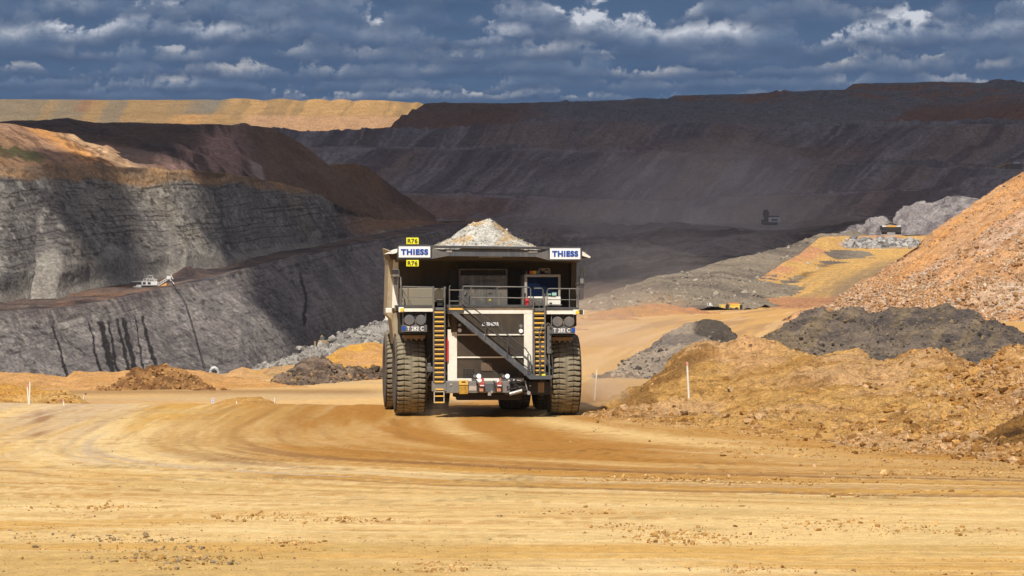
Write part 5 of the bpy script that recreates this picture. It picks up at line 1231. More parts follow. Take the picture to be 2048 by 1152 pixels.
# ---- dump body ------------------------------------------------------
def zz(px, py, ly): return T(px, py, ly)[2]
m = MB()
yW = 2.9
xl, xr_ = T(797, 560, yW)[0], T(1153, 560, yW)[0]
zt, zb_ = zz(960, 517, yW), zz(960, 640, yW)
m.box((xl, yW, zb_ - .3), (xr_, yW + .12, zt))
fl = [(xl, yW, zb_ - .3), (xr_, yW, zb_ - .3), (xr_ - 1.2, 11.3, 2.75), (xl + 1.2, 11.3, 2.75)]
m.add([np.array(q) for q in fl] + [np.array(q) + (0, 0, .15) for q in fl], [(0, 3, 2, 1), (4, 5, 6, 7), (0, 1, 5, 4), (1, 2, 6, 5), (2, 3, 7, 6), (3, 0, 4, 7)])
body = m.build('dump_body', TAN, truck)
# flared side walls
m = MB(); zT = zz(960, 508, 2)
xo_l, xo_r = -4.72 + .1, 4.72 + .12
for sg, xb, xo in ((-1, xl, T(783, 505, 2.0)[0]), (1, xr_, T(1171, 510, 2.0)[0])):
    xo = xo
    a = [(xb, yW, zb_ - .3), (xb, yW + .01, zt), (xo, 1.2, zT + .05), (xo, 11.8, zT + .35), (xb - sg * .6, 12.0, 3.0)]
    v = [np.array(q, float) for q in a]; v2 = [q - np.array([sg * .12, 0, 0]) for q in v]
    k = 5; m.add(v + v2, [tuple(range(k)), tuple(range(2 * k - 1, k - 1, -1))] + [(i, i + k, (i + 1) % k + k, (i + 1) % k) for i in range(k)])
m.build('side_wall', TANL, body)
# ribbed outer skin on the visible flank
m = MB()
sx = T(781, 520, 3.2)[0]
def flank(p0, p1, w, dpt): # a vertical rib between two photo points at given depth
    a, b = T(p0[0], p0[1], p0[2]), T(p1[0], p1[1], p1[2])
    v = [a, a + (0, w, 0), b + (0, w, 0), b]; u = [q + (dpt, 0, 0) for q in v]
    m.add(v + u, [(0, 1, 2, 3), (7, 6, 5, 4), (0, 4, 5, 1), (1, 5, 6, 2), (2, 6, 7, 3), (3, 7, 4, 0)])
flank((787, 517, 3.0), (784, 617, 3.0), .28, .45)
flank((780, 522, 4.4), (780, 620, 4.4), .28, .45)
flank((774.5, 526, 5.8), (777, 622, 5.8), .28, .40)
flank((770, 600, 8.2), (771, 640, 8.0), .35, .4)
v = [T(793, 512, 2.9), T(776, 524, 6.4), T(774, 528, 6.4), T(792, 517, 2.9)]
m.hexa([v[0], v[3], v[2], v[1]], [q + (.3, 0, 0) for q in (v[0], v[3], v[2], v[1])])
v = [T(792, 614, 2.9), T(773, 622, 6.4), T(773, 628, 6.4), T(792, 622, 2.9)]
m.hexa([v[0], v[3], v[2], v[1]], [q + (.3, 0, 0) for q in (v[0], v[3], v[2], v[1])])
m.build('side_rib', CREAM, body)
m = MB(); pq(m, [(777, 524), (795, 515), (795, 600), (789, 690), (783, 640), (774, 630)], 3.35, 7.0); m.build('flank_skin', TANL, body)
m = MB(); pq(m, [(784, 630), (800, 622), (812, 622), (812, 650), (806, 672), (797, 685), (791, 690)], 2.6, 2.9); m.build('fender', TANL, truck)
# verticals on the front wall
m = MB()
for px in (845, 865, 917, 1018, 1062, 1143): pb(m, px - 1.6, 522, px + 1.6, 616, yW - .16, yW)
pb(m, 797, 519, 1153, 523, yW - .12, yW); pb(m, 797, 536, 1153, 538, yW - .06, yW)
pb(m, 1110, 530, 1121, 533, yW - .15, yW - .06)
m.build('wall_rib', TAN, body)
m = MB(); pq(m, [(1143, 521), (1153, 519), (1152, 616), (1142, 616)], yW - .9, yW); m.build('wall_edge', TAN, body)
# canopy
yL, yW2 = -.15, yW + .3
m = MB()
zu_l, zu_r = T(797, 518.5, yL), T(1163, 522.5, yL)
zt_l, zt_r = T(796, 491.5, yL), T(1164, 495.5, yL)
drop = np.array([0, yW2 - yL, -.25])
m.hexa([zu_l + (0, .55, 0), zu_r + (0, .55, 0), zt_r + (0, .55, -.28), zt_l + (0, .55, -.28)], [q + drop + (0, 0, dz_) for q, dz_ in ((zu_l, .1), (zu_r, .1), (zt_r, -.2), (zt_l, -.2))])
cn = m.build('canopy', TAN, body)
m = MB()   # front lip frame
pb(m, 795.5, 490.5, 863, 519, yL - .02, yL + .35); 
pb(m, 1098, 495, 1164.5, 522.5, yL - .02, yL + .35)
pq(m, [(862, 491.5), (1100, 494.5), (1100, 499.5), (862, 497)], yL - .01, yL + .5)
m.build('canopy_lip', DGREY, cn, bevel=.01)
m = MB(); pq(m, [(863.5, 497), (898, 508), (898, 512.5), (863.5, 518.5)], yL + .02, yL + .4); pq(m, [(1097.5, 501), (1097.5, 521.5), (1071, 514), (1071, 509)], yL + .02, yL + .4); m.build('lip_gusset', MGREY, cn)
m = MB(); pq(m, [(872, 499), (1092, 501), (1074, 514.5), (897, 513)], yL + .12, yL + .5); m.build('lip_beam', SLATE, cn)
m = MB(); pb(m, 893, 500.5, 904, 505.5, yL + .09, yL + .119); pb(m, 1057, 503, 1075, 506, yL + .09, yL + .119); pb(m, 958, 514, 1005, 516, yL + .3, yL + .5); m.build('worn_patch', paint('worn_paint', (.30, .29, .27), .5), cn)
m = MB(); m.tube([T(902, 492.2, yL + .1), T(1060, 494.2, yL + .1)], .025, 6); m.build('lip_edge', LENSD, cn)
m = MB(); pq(m, [(777, 508), (796, 498), (796, 506), (786, 508.5)], 1.0, 6.0); m.build('top_rail', CREAM, body)
m = MB(); pq(m, [(1164, 503), (1181, 514), (1180, 517), (1164, 512)], .8, 6.0); m.build('top_rail', CREAM, body)
m = MB(); pq(m, [(776, 508.5), (796, 507), (796, 520), (783, 520)], 1.4, 6.2); pq(m, [(1164, 512.3), (1179, 516.8), (1166, 517.5)], 1.2, 6.0); m.build('rail_underside', TAN, body)
# signs
for (x0, y0_, x1, y1_) in ((797.5, 493.7, 860.5, 515.7), (1100, 497.5, 1160.5, 519.2)):
    m = MB(); pb(m, x0, y0_, x1, y1_, yL - .06, yL - .021); sg = m.build('company_sign', WHITE, truck)
    c0 = T((x0 + x1) / 2, (y0_ + y1_) / 2, yL - .06)
    text_mesh('sign_lettering', 'THIESS', .285, 1.30 if x0 < 900 else 1.25, BLUE, sg, (c0[0], yL - .0705, c0[2]), bold=.055)
for (y0_, y1_, yy_) in ((476.2, 489.2, yL - .03), (521, 533.7, yL - .03)):
    m = MB(); pb(m, 812.7, y0_, 837.5, y1_, yy_ - .03, yy_); pl = m.build('number_plate', YELB, truck, bevel=.01)
    c0 = T(825, (y0_ + y1_) / 2, yy_); text_mesh('plate_lettering', 'R76', .21, .47, BLACK, pl, (c0[0], yy_ - .042, c0[2]), bold=.012)
m = MB()
for px in (818, 832): pb(m, px - .8, 488, px + .8, 493, yL, yL + .04); pb(m, px - .8, 517, px + .8, 523, yL, yL + .04)
m.build('plate_bracket', DGREY, truck)

# ---- mirrors --------------------------------------------------------
m = MB(); pb(m, 784.5, 540.5, 797, 549, -.3, -.24); ml = m.build('mirror', BLACK, truck, bevel=.01)
m = MB(); m.tube([T(782, 552.5, -.25), T(798, 552.5, -.25), T(801.5, 556, -.3), T(802, 578, -.5), T(801, 612, -.6)], .035, 8); m.tube([T(797.5, 540, -.25), T(798, 552, -.25)], .03, 6); m.tube([T(784, 539.7, -.27), T(797.5, 540, -.27)], .02, 6)
m.tube([T(789, 553, -.25), T(786, 557, -.25), T(787, 570, -.25), T(795, 572, -.25), T(797, 560, -.25)], .03, 6); m.build('mirror_arm', PIPE, ml, True)
m = MB(); pb(m, 785.5, 555, 796, 571, -.22, -.15); m.build('small_mirror', BLACK, ml, bevel=.03)
m = MB(); m.disc(T(1163, 540.5, 0), .13, -.3, -.25, 18); m.build('round_mirror', BLACK, truck)
m = MB(); pb(m, 1159.5, 557, 1168, 568, -.3, -.24); mr = m.build('mirror', BLACK, truck)
m = MB(); pb(m, 1160.3, 557.8, 1167.2, 567.4, -.315, -.301); m.build('mirror_glass', LENSD, mr)
m = MB(); m.tube([T(1168, 542, -.27), T(1166, 556, -.27)], .025, 6); m.tube([T(1160, 544, -.27), T(1161, 552, -.27)], .025, 6); m.tube([T(1151, 570, -.25), T(1169, 570.5, -.25)], .045, 6); m.tube([T(1158.5, 552, -.25), T(1158.5, 572, -.25)], .03, 6); m.build('mirror_arm', BLACK, mr, True)
m = MB(); pb(m, 1157.5, 574, 1167.5, 600, -.2, -.14); m.build('hanging_flap', paint('dark_flap', (.085, .07, .065), .7), truck)
m = MB(); m.tube([T(1157, 575, -.3), T(1156, 612, -.5)], .03, 6); m.build('mirror_post', PIPE, truck, True)

# ---- the load --------------------------------------------------------
px = np.linspace(866, 1072, 150)
top = np.interp(px, [866, 875, 900, 920, 938, 950, 957, 966, 974, 980, 988, 1000, 1020, 1040, 1055, 1066, 1072], [494, 489, 476, 462, 447, 442, 443.5, 440, 437, 436.5, 441, 451, 468, 480, 488, 491, 497])
top = top + 1.0 * fbm(px / 9, px * 0, px * 0, 5, 301)
rowsP = []
for k, s in enumerate(np.linspace(0, 1, 60)):
    yl = 1.2 + s * 7.0
    h = (1 - np.abs(s - .46) / .54) ** 0.9 if True else 0
    zb0 = np.array([T(q, 500, yl)[2] for q in px]); zt0 = np.array([T(q, tt, 4.4)[2] for q, tt in zip(px, top)])
    xx = np.array([T(q, 500, 4.4)[0] for q in px])
    rowsP.append(np.stack([xx, np.full(len(px), yl), np.minimum(zb0[0], zb0) - .1 + (zt0 - zb0.min() + .1) * np.clip(h, 0, 1)], -1))
P = np.array(rowsP)
P[..., 2] += .05 * nz(P, .5, 3, 303)
wld = np.stack([XR + cY * P[..., 0] - sY * P[..., 1], YR + sY * P[..., 0] + cY * P[..., 1], P[..., 2]], -1)
c = lerp(np.broadcast_to(C(238, 232, 218), P.shape), C(214, 208, 196), ss(nz(P, .5, 4, 305), -.3, .4))
c = lerp(c, C(226, 178, 104), .7 * ss(nz(P, 1.1, 3, 306), .15, .5))
ld = raw_mesh('rock_load', wld.reshape(-1, 3), grid_faces(*P.shape[:2]), M_MID, c.reshape(-1, 3), True)
tag(ld, 'pale heap of crushed rock with ochre stains piled in the dump truck body', 'rock load')
rg = np.random.default_rng(31); n = 3600
idx = rg.integers(0, P.shape[0] * P.shape[1], n); sz = np.clip(.035 * (1 + rg.pareto(2.6, n)), .03, .20)
cc = np.array([C(234, 226, 206), C(210, 202, 184), C(170, 160, 144), C(230, 200, 150), C(244, 240, 228)])[rg.integers(0, 5, n)]
w3 = wld.reshape(-1, 3)[idx] + rg.normal(0, .03, (n, 3)); 
lr = rocks('loose_rock', w3, sz, cc, M_MID, 33, .8); lr.parent = ld; lr['kind'] = 'stuff'
# ================================================================== smaller things in the pit
OFFW = paint('dusty_white_paint', (0.74, 0.72, 0.68), 0.6, grime=0.35, gcol=(0.4, 0.34, 0.27), scale=.5)
SHW = paint('haze_toned_white', (0.58, 0.56, 0.54), 0.6, grime=0.4, gcol=(0.3, 0.26, 0.22), scale=.4)  # white greyed in colour so the shovel fades into its background
ORNG = paint('orange_paint', (0.75, 0.36, 0.06), 0.6, grime=0.3)
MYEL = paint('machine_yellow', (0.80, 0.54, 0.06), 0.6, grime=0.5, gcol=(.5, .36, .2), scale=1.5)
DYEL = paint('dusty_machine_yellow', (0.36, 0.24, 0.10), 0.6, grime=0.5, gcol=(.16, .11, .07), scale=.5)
STK = paint('white_stake', (0.80, 0.76, 0.66), 0.6, grime=0.2, scale=3)
SHB = paint('dusty_hazed_steel', (0.11, 0.10, 0.095), 0.8, grime=0.5, gcol=(.12, .10, .09), scale=.5)  # black steel lightened in colour to imitate haze in front of it
COAL = paint('coal', (0.02, 0.018, 0.02), 0.8, grime=0.2)


def root(name, px, py, Y, label, cat, rz=0.0, group=None):
    o = bpy.data.objects.new(name, None); COL.objects.link(o); o.location = tuple(W(px, py, Y)); o.rotation_euler = (0, 0, rz)
    tag(o, label, cat, group); o['_'] = 0; del o['_']
    return o


class LB(MB):
    """pieces in local metres: x right, y away, z up"""
    def b(s, x0, y0, z0, x1, y1, z1): return s.box((x0, y0, z0), (x1, y1, z1))


# --- white drill rig parked on the bench, and its hose
u = 1035 / F
dr = root('drill_rig', 300, 577, 1035, 'white drill rig with raised lattice arm and orange guard on the left wall bench', 'drill rig')
m = LB(); m.b(-2.4, -1.2, 0, 2.6, -.5, .9); dd = m.build('track', BLACK, dr, bevel=.2)
m = LB(); m.b(-2.4, 1.2, 0, 2.6, 1.9, .9); m.build('track', BLACK, dr, bevel=.2)
m = LB(); m.b(-2.6, -1.5, 1.0, 2.6, 2.0, 2.3); hs = m.build('engine_house', OFFW, dr, bevel=.1)
m = LB(); m.b(-2.2, -1.52, 1.3, -1.2, -1.5, 2.1); m.b(-.6, -1.52, 1.3, .4, -1.5, 2.1); m.build('louvre', BLACK, hs)
m = LB(); m.b(-4.4, -1.2, .3, -2.7, 1.5, 1.2); m.b(-5.4, -.6, -.4, -4.2, .8, .7); m.build('rear_winch', OFFW, dr, bevel=.1)
m = LB(); m.b(-3.6, -1, .9, -2.9, .6, 1.9); m.build('fuel_tank', BLACK, dr)
m = LB()
for z in (2.7, 3.2): m.tube([(-2.2, -1.4, z - .2), (-1.2, -1.4, z), (.6, -1.4, z + .2), (2.4, -1.4, z - .3)], .07, 5)
for x in (-1.9, -1, -.1, .8, 1.7, 2.4): m.tube([(x, -1.4, 2.2), (x, -1.4, 3.2)], .06, 5)
m.tube([(-6, -.5, 2.3), (-2.4, -.8, 2.4)], .08, 5); m.tube([(-1.2, 0, 2.3), (-.6, 0, 4.2), (.6, 0, 4.3), (1.4, 0, 2.4)], .09, 5)
m.build('walkway_rail', OFFW, dr)
m = LB()
for dz in (0, .8): m.tube([(2.2, -.8, .5 + dz), (5.9, -.8, 2.9 + dz * .8)], .12, 6)
for k in range(6): m.tube([(2.2 + .7 * k, -.8, .5 + .45 * k), (2.5 + .7 * k, -.8, 1.5 + .42 * k)], .07, 5)
m.build('lattice_arm', OFFW, dr)
m = LB(); m.add([(2.7, -.95, -.1), (3.6, -.95, .0), (5.5, -.95, 1.0), (5.6, -.95, 1.9), (2.9, -.95, .6)] + [(2.7, -.6, -.1), (3.6, -.6, .0), (5.5, -.6, 1.0), (5.6, -.6, 1.9), (2.9, -.6, .6)], [(0, 1, 2, 3, 4), (9, 8, 7, 6, 5), (0, 5, 6, 1), (1, 6, 7, 2), (2, 7, 8, 3), (3, 8, 9, 4), (4, 9, 5, 0)]); m.build('arm_guard', ORNG, dr)
m = LB(); m.b(5.6, -1.2, 3.0, 7.0, -.4, 4.1); m.tube([(6.6, -.8, 3.0), (8.0, -.8, 1.5)], .22, 7); m.tube([(7.0, -.8, 4.4), (7.7, -.8, 3.0)], .16, 6); m.build('arm_head', OFFW, dr, bevel=.1)
pts = [(343, 562), (349, 574), (357, 585), (364, 592), (371, 606), (378, 626), (385, 648), (392, 672), (400, 702), (407, 724), (411, 736)]
Yw = [1030, 1032, 1030, 1026, 1016, 1003, 990, 976, 960, 946, 930]
m = MB(); m.tube([W(a, b, y - 6) for (a, b), y in zip(pts, Yw)], .16, 6)
tag(m.build('hose', BLACK, None, True), 'long black hose hanging down the left pit wall from the white drill rig', 'hose')

PUW = paint('chalky_pump_paint', (.60, .59, .56), .7, grime=.5, gcol=(.3, .27, .24), scale=1)
pu = root('water_pump', 428, 752, 860, 'white arched water pump with a dark pipe at the foot of the left pit wall', 'water pump')
m = LB()
m.tube([(-1.2, 0, 0), (-1.1, 0, 1.6), (-.7, 0, 2.4), (.2, 0, 2.7), (1.0, 0, 2.2), (1.3, 0, 1.2), (1.35, 0, 0)], [.45, .5, .55, .6, .5, .45, .35], 10); pu.scale = (.85, .85, .85); m.build('housing_arch', PUW, pu, True)
m = LB(); m.tube([(-.7, -.5, .3), (-.1, -.5, .3)], .6, 14); m.build('drum', OFFW, pu, True)
m = LB(); m.b(-.9, -.2, 0, .9, .3, 1.8); m.build('motor', BLACK, pu, bevel=.1)
m = LB(); m.tube([(-7, -.4, .3), (-4, -.2, 1.0), (-1.4, 0, 1.9)], .3, 10); m.build('pipe', SLATE, pu, True)
m = LB(); m.b(-8.2, -.8, -.3, -6.6, .6, .7); m.build('pipe_coupling', OFFW, pu, bevel=.2)

# --- white face shovel at work in the dust
sh = root('mining_shovel', 1541, 450, 1400, 'white mining shovel with dark raised boom in the dust on the shaded pit floor', 'shovel')
sh.scale = (.82, .82, .82)
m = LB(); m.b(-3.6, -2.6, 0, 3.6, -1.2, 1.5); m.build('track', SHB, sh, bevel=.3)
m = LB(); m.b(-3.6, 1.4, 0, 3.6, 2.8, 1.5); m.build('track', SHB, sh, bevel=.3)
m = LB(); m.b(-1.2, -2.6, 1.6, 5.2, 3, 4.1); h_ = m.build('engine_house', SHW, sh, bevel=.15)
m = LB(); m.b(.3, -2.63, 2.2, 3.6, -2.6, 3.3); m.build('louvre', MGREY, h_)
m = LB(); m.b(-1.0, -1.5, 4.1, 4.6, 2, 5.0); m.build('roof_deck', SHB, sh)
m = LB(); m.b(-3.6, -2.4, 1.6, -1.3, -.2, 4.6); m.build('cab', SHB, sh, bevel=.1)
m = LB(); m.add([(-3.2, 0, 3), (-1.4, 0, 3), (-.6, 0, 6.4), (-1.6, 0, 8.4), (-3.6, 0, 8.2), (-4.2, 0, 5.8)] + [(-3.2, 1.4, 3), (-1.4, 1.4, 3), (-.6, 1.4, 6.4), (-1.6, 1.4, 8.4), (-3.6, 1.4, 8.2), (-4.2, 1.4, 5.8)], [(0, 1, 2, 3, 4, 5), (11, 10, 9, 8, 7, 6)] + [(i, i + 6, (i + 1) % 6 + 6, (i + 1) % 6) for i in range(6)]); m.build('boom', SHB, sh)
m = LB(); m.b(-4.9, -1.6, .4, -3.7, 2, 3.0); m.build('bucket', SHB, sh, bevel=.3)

# --- far coal truck seen from behind on the ramp crest
ft = root('coal_truck', 1783, 468.5, 938, 'distant dark haul truck heaped with coal, orange and white band, at the ramp crest', 'dump truck')
m = LB(); m.add([(-2.9, 0, 1.3), (2.9, 0, 1.3), (3.0, 0, 2.6), (-3.0, 0, 2.6), (-2.9, 4, 1.3), (2.9, 4, 1.3), (3.0, 4, 2.6), (-3.0, 4, 2.6)], [(0, 1, 2, 3), (5, 4, 7, 6), (0, 4, 5, 1), (1, 5, 6, 2), (2, 6, 7, 3), (3, 7, 4, 0)]); m.build('body', BLACK, ft, bevel=.05)
m = LB(); m.b(-1.5, -.12, 2.15, 1.5, 0.2, 2.65); bd = m.build('band', ORNG, ft)
for sg in (-1, 1):
    m = LB(); m.b(sg * 1.52, -.10, 2.2, sg * 2.8, .2, 2.62); m.build('band_end', OFFW, bd)
    m = LB(); m.tube([(sg * 1.3, .9, .85), (sg * 2.85, .9, .85)], .85, 18); m.build('wheel', BLACK, ft, True)
m = LB(); m.b(-2.8, .1, .6, 2.8, .5, 1.4); m.build('bumper', BLACK, ft)
n_ = 14; xs = np.linspace(-2.4, 2.4, n_); ysl = np.linspace(.3, 3.9, 8)
P = np.array([[(x, y, 2.55 + 1.15 * max(0, 1 - abs(x - .1) / 2.5) * max(0, 1 - abs(y - 2) / 2.2) ** .4 + .06 * math.sin(x * 9 + y * 5)) for x in xs] for y in ysl])
P = P.reshape(-1, 3) + np.array(ft.location)
tag(raw_mesh('coal_load', P, grid_faces(8, n_), COAL, None, False), 'dark heap of coal in the distant haul truck', 'coal load')

# --- yellow machine and white ute below the ramp
ym = root('yellow_loader', 1458, 622, 585, 'low bright yellow machine with an orange top, half hidden in grey rubble below the ramp', 'loader')
ym.scale = (.85, .85, .8)
m = LB(); m.add([(.0, -.8, .9), (2.2, -.8, .35), (2.35, -.8, 1.35), (.1, -.8, 1.3), (.0, .8, .9), (2.2, .8, .35), (2.35, .8, 1.35), (.1, .8, 1.3)], [(0, 1, 2, 3), (5, 4, 7, 6), (0, 4, 5, 1), (1, 5, 6, 2), (2, 6, 7, 3), (3, 7, 4, 0)]); m.build('engine_cover', MYEL, ym, bevel=.04)
m = LB(); m.add([(-1.9, -.7, .8), (-.9, -.7, .6), (-.8, -.7, 1.0), (-1.7, -.7, 1.25), (-1.9, .5, .8), (-.9, .5, .6), (-.8, .5, 1.0), (-1.7, .5, 1.25)], [(0, 1, 2, 3), (5, 4, 7, 6), (0, 4, 5, 1), (1, 5, 6, 2), (2, 6, 7, 3), (3, 7, 4, 0)]); m.build('bucket', MYEL, ym)
m = LB(); m.b(-2.2, -.5, 1.25, -.6, .5, 1.5); m.b(.2, -.6, 1.42, 2.5, .5, 1.6); m.build('top_frame', MYEL, ym)
m = LB(); m.b(-.3, -.5, 1.3, 2.2, .4, 1.9); m.build('rear_stack', paint('rusty_orange', (.5, .2, .06), .7), ym, bevel=.15)
m = LB(); m.b(-.75, -.5, .5, -.05, .5, 1.55); m.build('cab', BLACK, ym, bevel=.05)
m = LB(); m.b(2.4, -.5, .3, 2.9, .4, 1.5); m.build('counterweight', BLACK, ym, bevel=.1)
for x in (-.4, 1.6):
    m = LB(); m.tube([(x, -.95, .45), (x, -.5, .45)], .45, 16); m.build('wheel', BLACK, ym, True)
ut = root('parked_ute', 1418, 616.5, 590, 'small white vehicle parked left of the yellow machine', 'vehicle')
m = LB(); m.b(-.85, 0, .25, .7, .9, .62); m.b(-.35, .08, .62, .45, .82, .98); m.build('body', OFFW, ut, bevel=.06)
m = LB(); m.b(-.28, .06, .66, .02, .08, .92); m.build('window', BLACK, ut)
for x in (-.5, .4):
    m = LB(); m.tube([(x, -.04, .22), (x, .12, .22)], .2, 14); m.build('wheel', BLACK, ut, True)

# --- machines in the shade
sv = root('dark_shovel', 2016, 349, 2140, 'dark mining shovel with a tan boom on the shaded upper bench, above the orange slope', 'shovel')
m = LB(); m.b(-6, -3, 0, 8, 3, 2.2); m.build('track', SHB, sv, bevel=.3)
m = LB(); m.b(-1.5, -3.4, 2.4, 9, 3.4, 7.2); m.build('engine_house', SHB, sv, bevel=.2)
m = LB(); m.b(4, -3.5, 7.3, 7.5, 2, 8.4); m.build('roof_unit', SHW, sv)
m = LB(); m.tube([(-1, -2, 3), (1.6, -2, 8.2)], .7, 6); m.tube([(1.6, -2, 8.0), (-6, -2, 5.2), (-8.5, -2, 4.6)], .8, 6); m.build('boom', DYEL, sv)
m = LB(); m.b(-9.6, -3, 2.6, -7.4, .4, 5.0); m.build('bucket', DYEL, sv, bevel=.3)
ex = root('excavator', 1309, 311.5, 2160, 'small dark excavator with a bent boom on the far shaded bench', 'excavator')
m = LB(); m.b(-2.4, -1.6, 0, 2.8, 1.6, 1.2); m.build('track', SHB, ex, bevel=.2)
m = LB(); m.b(-1.2, -1.6, 1.3, 2.6, 1.6, 3.0); m.build('engine_house', SHB, ex, bevel=.15)
m = LB(); m.b(1.2, -1.7, 1.3, 2.4, -.4, 2.4); m.build('counterweight', SHW, ex)
m = LB(); m.tube([(-.6, -1, 2.4), (-2.2, -1, 5.0), (-3.6, -1, 3.6), (-4.2, -1, 1.2)], .38, 6); m.build('boom', SHB, ex)
m = LB(); m.b(-5.0, -1.6, .4, -3.7, -.2, 1.5); m.build('bucket', SHB, ex, bevel=.2)
dz_ = root('bulldozer', 648, 694, 560, 'small brown and yellow bulldozer in the shade above the grey rubble bank', 'bulldozer')
m = LB(); m.b(-1.2, -.9, 0, 1.2, -.5, .7); m.build('track', SHB, dz_, bevel=.15)
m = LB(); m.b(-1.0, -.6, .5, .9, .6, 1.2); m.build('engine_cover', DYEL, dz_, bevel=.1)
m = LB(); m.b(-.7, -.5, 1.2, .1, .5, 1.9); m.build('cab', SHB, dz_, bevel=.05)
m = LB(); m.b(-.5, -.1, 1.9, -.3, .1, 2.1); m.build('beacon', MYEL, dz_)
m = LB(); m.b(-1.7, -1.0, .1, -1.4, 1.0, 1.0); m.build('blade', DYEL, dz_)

# --- survey stakes and small boards
def stake(x0, y0, x1, y1, Y, w, label, tip=None, sink=.35, name='stake'):
    a, b = W(x0, y0, Y), W(x1, y1, Y); d = (b - a) / np.linalg.norm(b - a)
    rt = bpy.data.objects.new(name, None); COL.objects.link(rt); rt.location = tuple(b); tag(rt, label, 'stake', 'white survey stakes')
    m = MB(); m.tube([a - b, d * sink], [w * .5, w * .55], 6); m.build('post', STK, rt)
    if tip:
        m = MB(); m.tube([a - b - d * .02 - d * w * 1.6, a - b], w * .62, 6); m.build('painted_tip', tip, rt)
REDT = paint('faded_pink_tip', (.72, .32, .24), .6)
stake(1374.5, 731, 1378.5, 813, 153.5, .10, 'tall white stake against the ochre berm on the right', REDT)
stake(1194, 739, 1189.5, 794, 172, .075, 'thin leaning white stake beside the road, just right of the truck')
stake(60, 764, 58, 821, 166, .075, 'tallest white stake of the pair at the far left mound')
stake(54.5, 774, 58, 818, 165, .065, 'shorter leaning white stake of the pair at the far left mound, pink tip', REDT)
stake(126.8, 803, 129.5, 823, 162, .07, 'short white stake with a pink tip, low in front of the left mound', REDT)
stake(149.5, 815, 151.5, 823, 161, .06, 'very short white stub at the foot of the left mound', REDT)
stake(168, 790, 165, 806, 176, .04, 'thin wire stake with a small grey flag at the right end of the left mound', None)
stake(473, 802, 474.5, 822, 180, .06, 'white stake on the low dirt island, between the two small boards')
stake(501, 812, 502.5, 822, 178, .07, 'short pinkish white stub in front of the low dirt island', REDT)
stake(549, 795, 549, 809, 190, .06, 'white stake at the right end of the low dirt island')
stake(599.5, 818, 600, 824, 170, .045, 'tiny white stub on the road crest right of the dirt island')
m = MB(); q = W(169, 787, 176); m.add([q, q + (.12, 0, .03), q + (.11, 0, -.07), q + (0, 0, -.06)], [(0, 1, 2, 3)]); fl_ = m.build('flag', SLATE, None)
fl_.parent = [o for o in bpy.data.objects if o.name.startswith('stake') and 'wire stake' in o.get('label', '')][0]; fl_.location = tuple(-np.array(fl_.parent.location))
for k, (px, y0_, y1_, Y, lb) in enumerate(((425.5, 797, 806, 190, 'small square pale board with blue marks left of the low dirt island'), (554, 814.5, 821, 172, 'small pale blue board low at the right foot of the dirt island'))):
    rt = bpy.data.objects.new('sign_board', None); COL.objects.link(rt); rt.location = tuple(W(px, y1_, Y)); tag(rt, lb, 'sign')
    h = (y1_ - y0_) * Y / F; w = (5.5 if k == 0 else 7.5) * Y / F / 2
    m = MB(); m.box((-w, 0, 0), (w, .02, h)); bo = m.build('board', paint('pale_board', (.62, .62, .68), .5, grime=.15), rt)
    m = MB(); m.box((-w * .55, -.006, h * .2), (w * .55, -.001, h * .38)); m.box((-w * .55, -.006, h * .62), (w * .55, -.001, h * .8)); m.build('blue_mark', paint('faded_blue', (.16, .2, .45), .5, grime=.1), bo)
    m = MB(); m.box((-.02, .021, -.5), (.02, .05, h * .9)); m.build('post', STK, rt)
# ------------------------------------------------------------------ cloud bank overhead that shades the pit (unseen meshes, outlined to throw the shade wanted below)
def in_poly(x, y, poly):
    poly = np.array(poly, float); ins = np.zeros(x.shape, bool); dmin = np.full(x.shape, 1e9)
    for (x0, y0), (x1, y1) in zip(poly, np.roll(poly, -1, 0)):
        cond = ((y0 > y) != (y1 > y)) & (x < (x1 - x0) * (y - y0) / (y1 - y0 + 1e-12) + x0)
        ins ^= cond
        L = (x1 - x0) ** 2 + (y1 - y0) ** 2
        t = np.clip(((x - x0) * (x1 - x0) + (y - y0) * (y1 - y0)) / L, 0, 1)
        dmin = np.minimum(dmin, np.hypot(x - x0 - t * (x1 - x0), y - y0 - t * (y1 - y0)))
    return np.where(ins, dmin, -dmin)


CH = 900.0
M_CLOUD = bpy.data.materials.new('cloud_white'); M_CLOUD.use_nodes = True
_n = M_CLOUD.node_tree.nodes; _n.clear()
_o = _n.new('ShaderNodeOutputMaterial'); _d = _n.new('ShaderNodeBsdfDiffuse'); _t = _n.new('ShaderNodeBsdfTranslucent'); _m = _n.new('ShaderNodeMixShader')
_d.inputs['Color'].default_value = (0.85, 0.86, 0.88, 1); _t.inputs['Color'].default_value = (0.95, 0.90, 0.92, 1); _m.inputs[0].default_value = 0.58
_l = M_CLOUD.node_tree.links; _l.new(_d.outputs[0], _m.inputs[1]); _l.new(_t.outputs[0], _m.inputs[2]); _l.new(_m.outputs[0], _o.inputs[0])


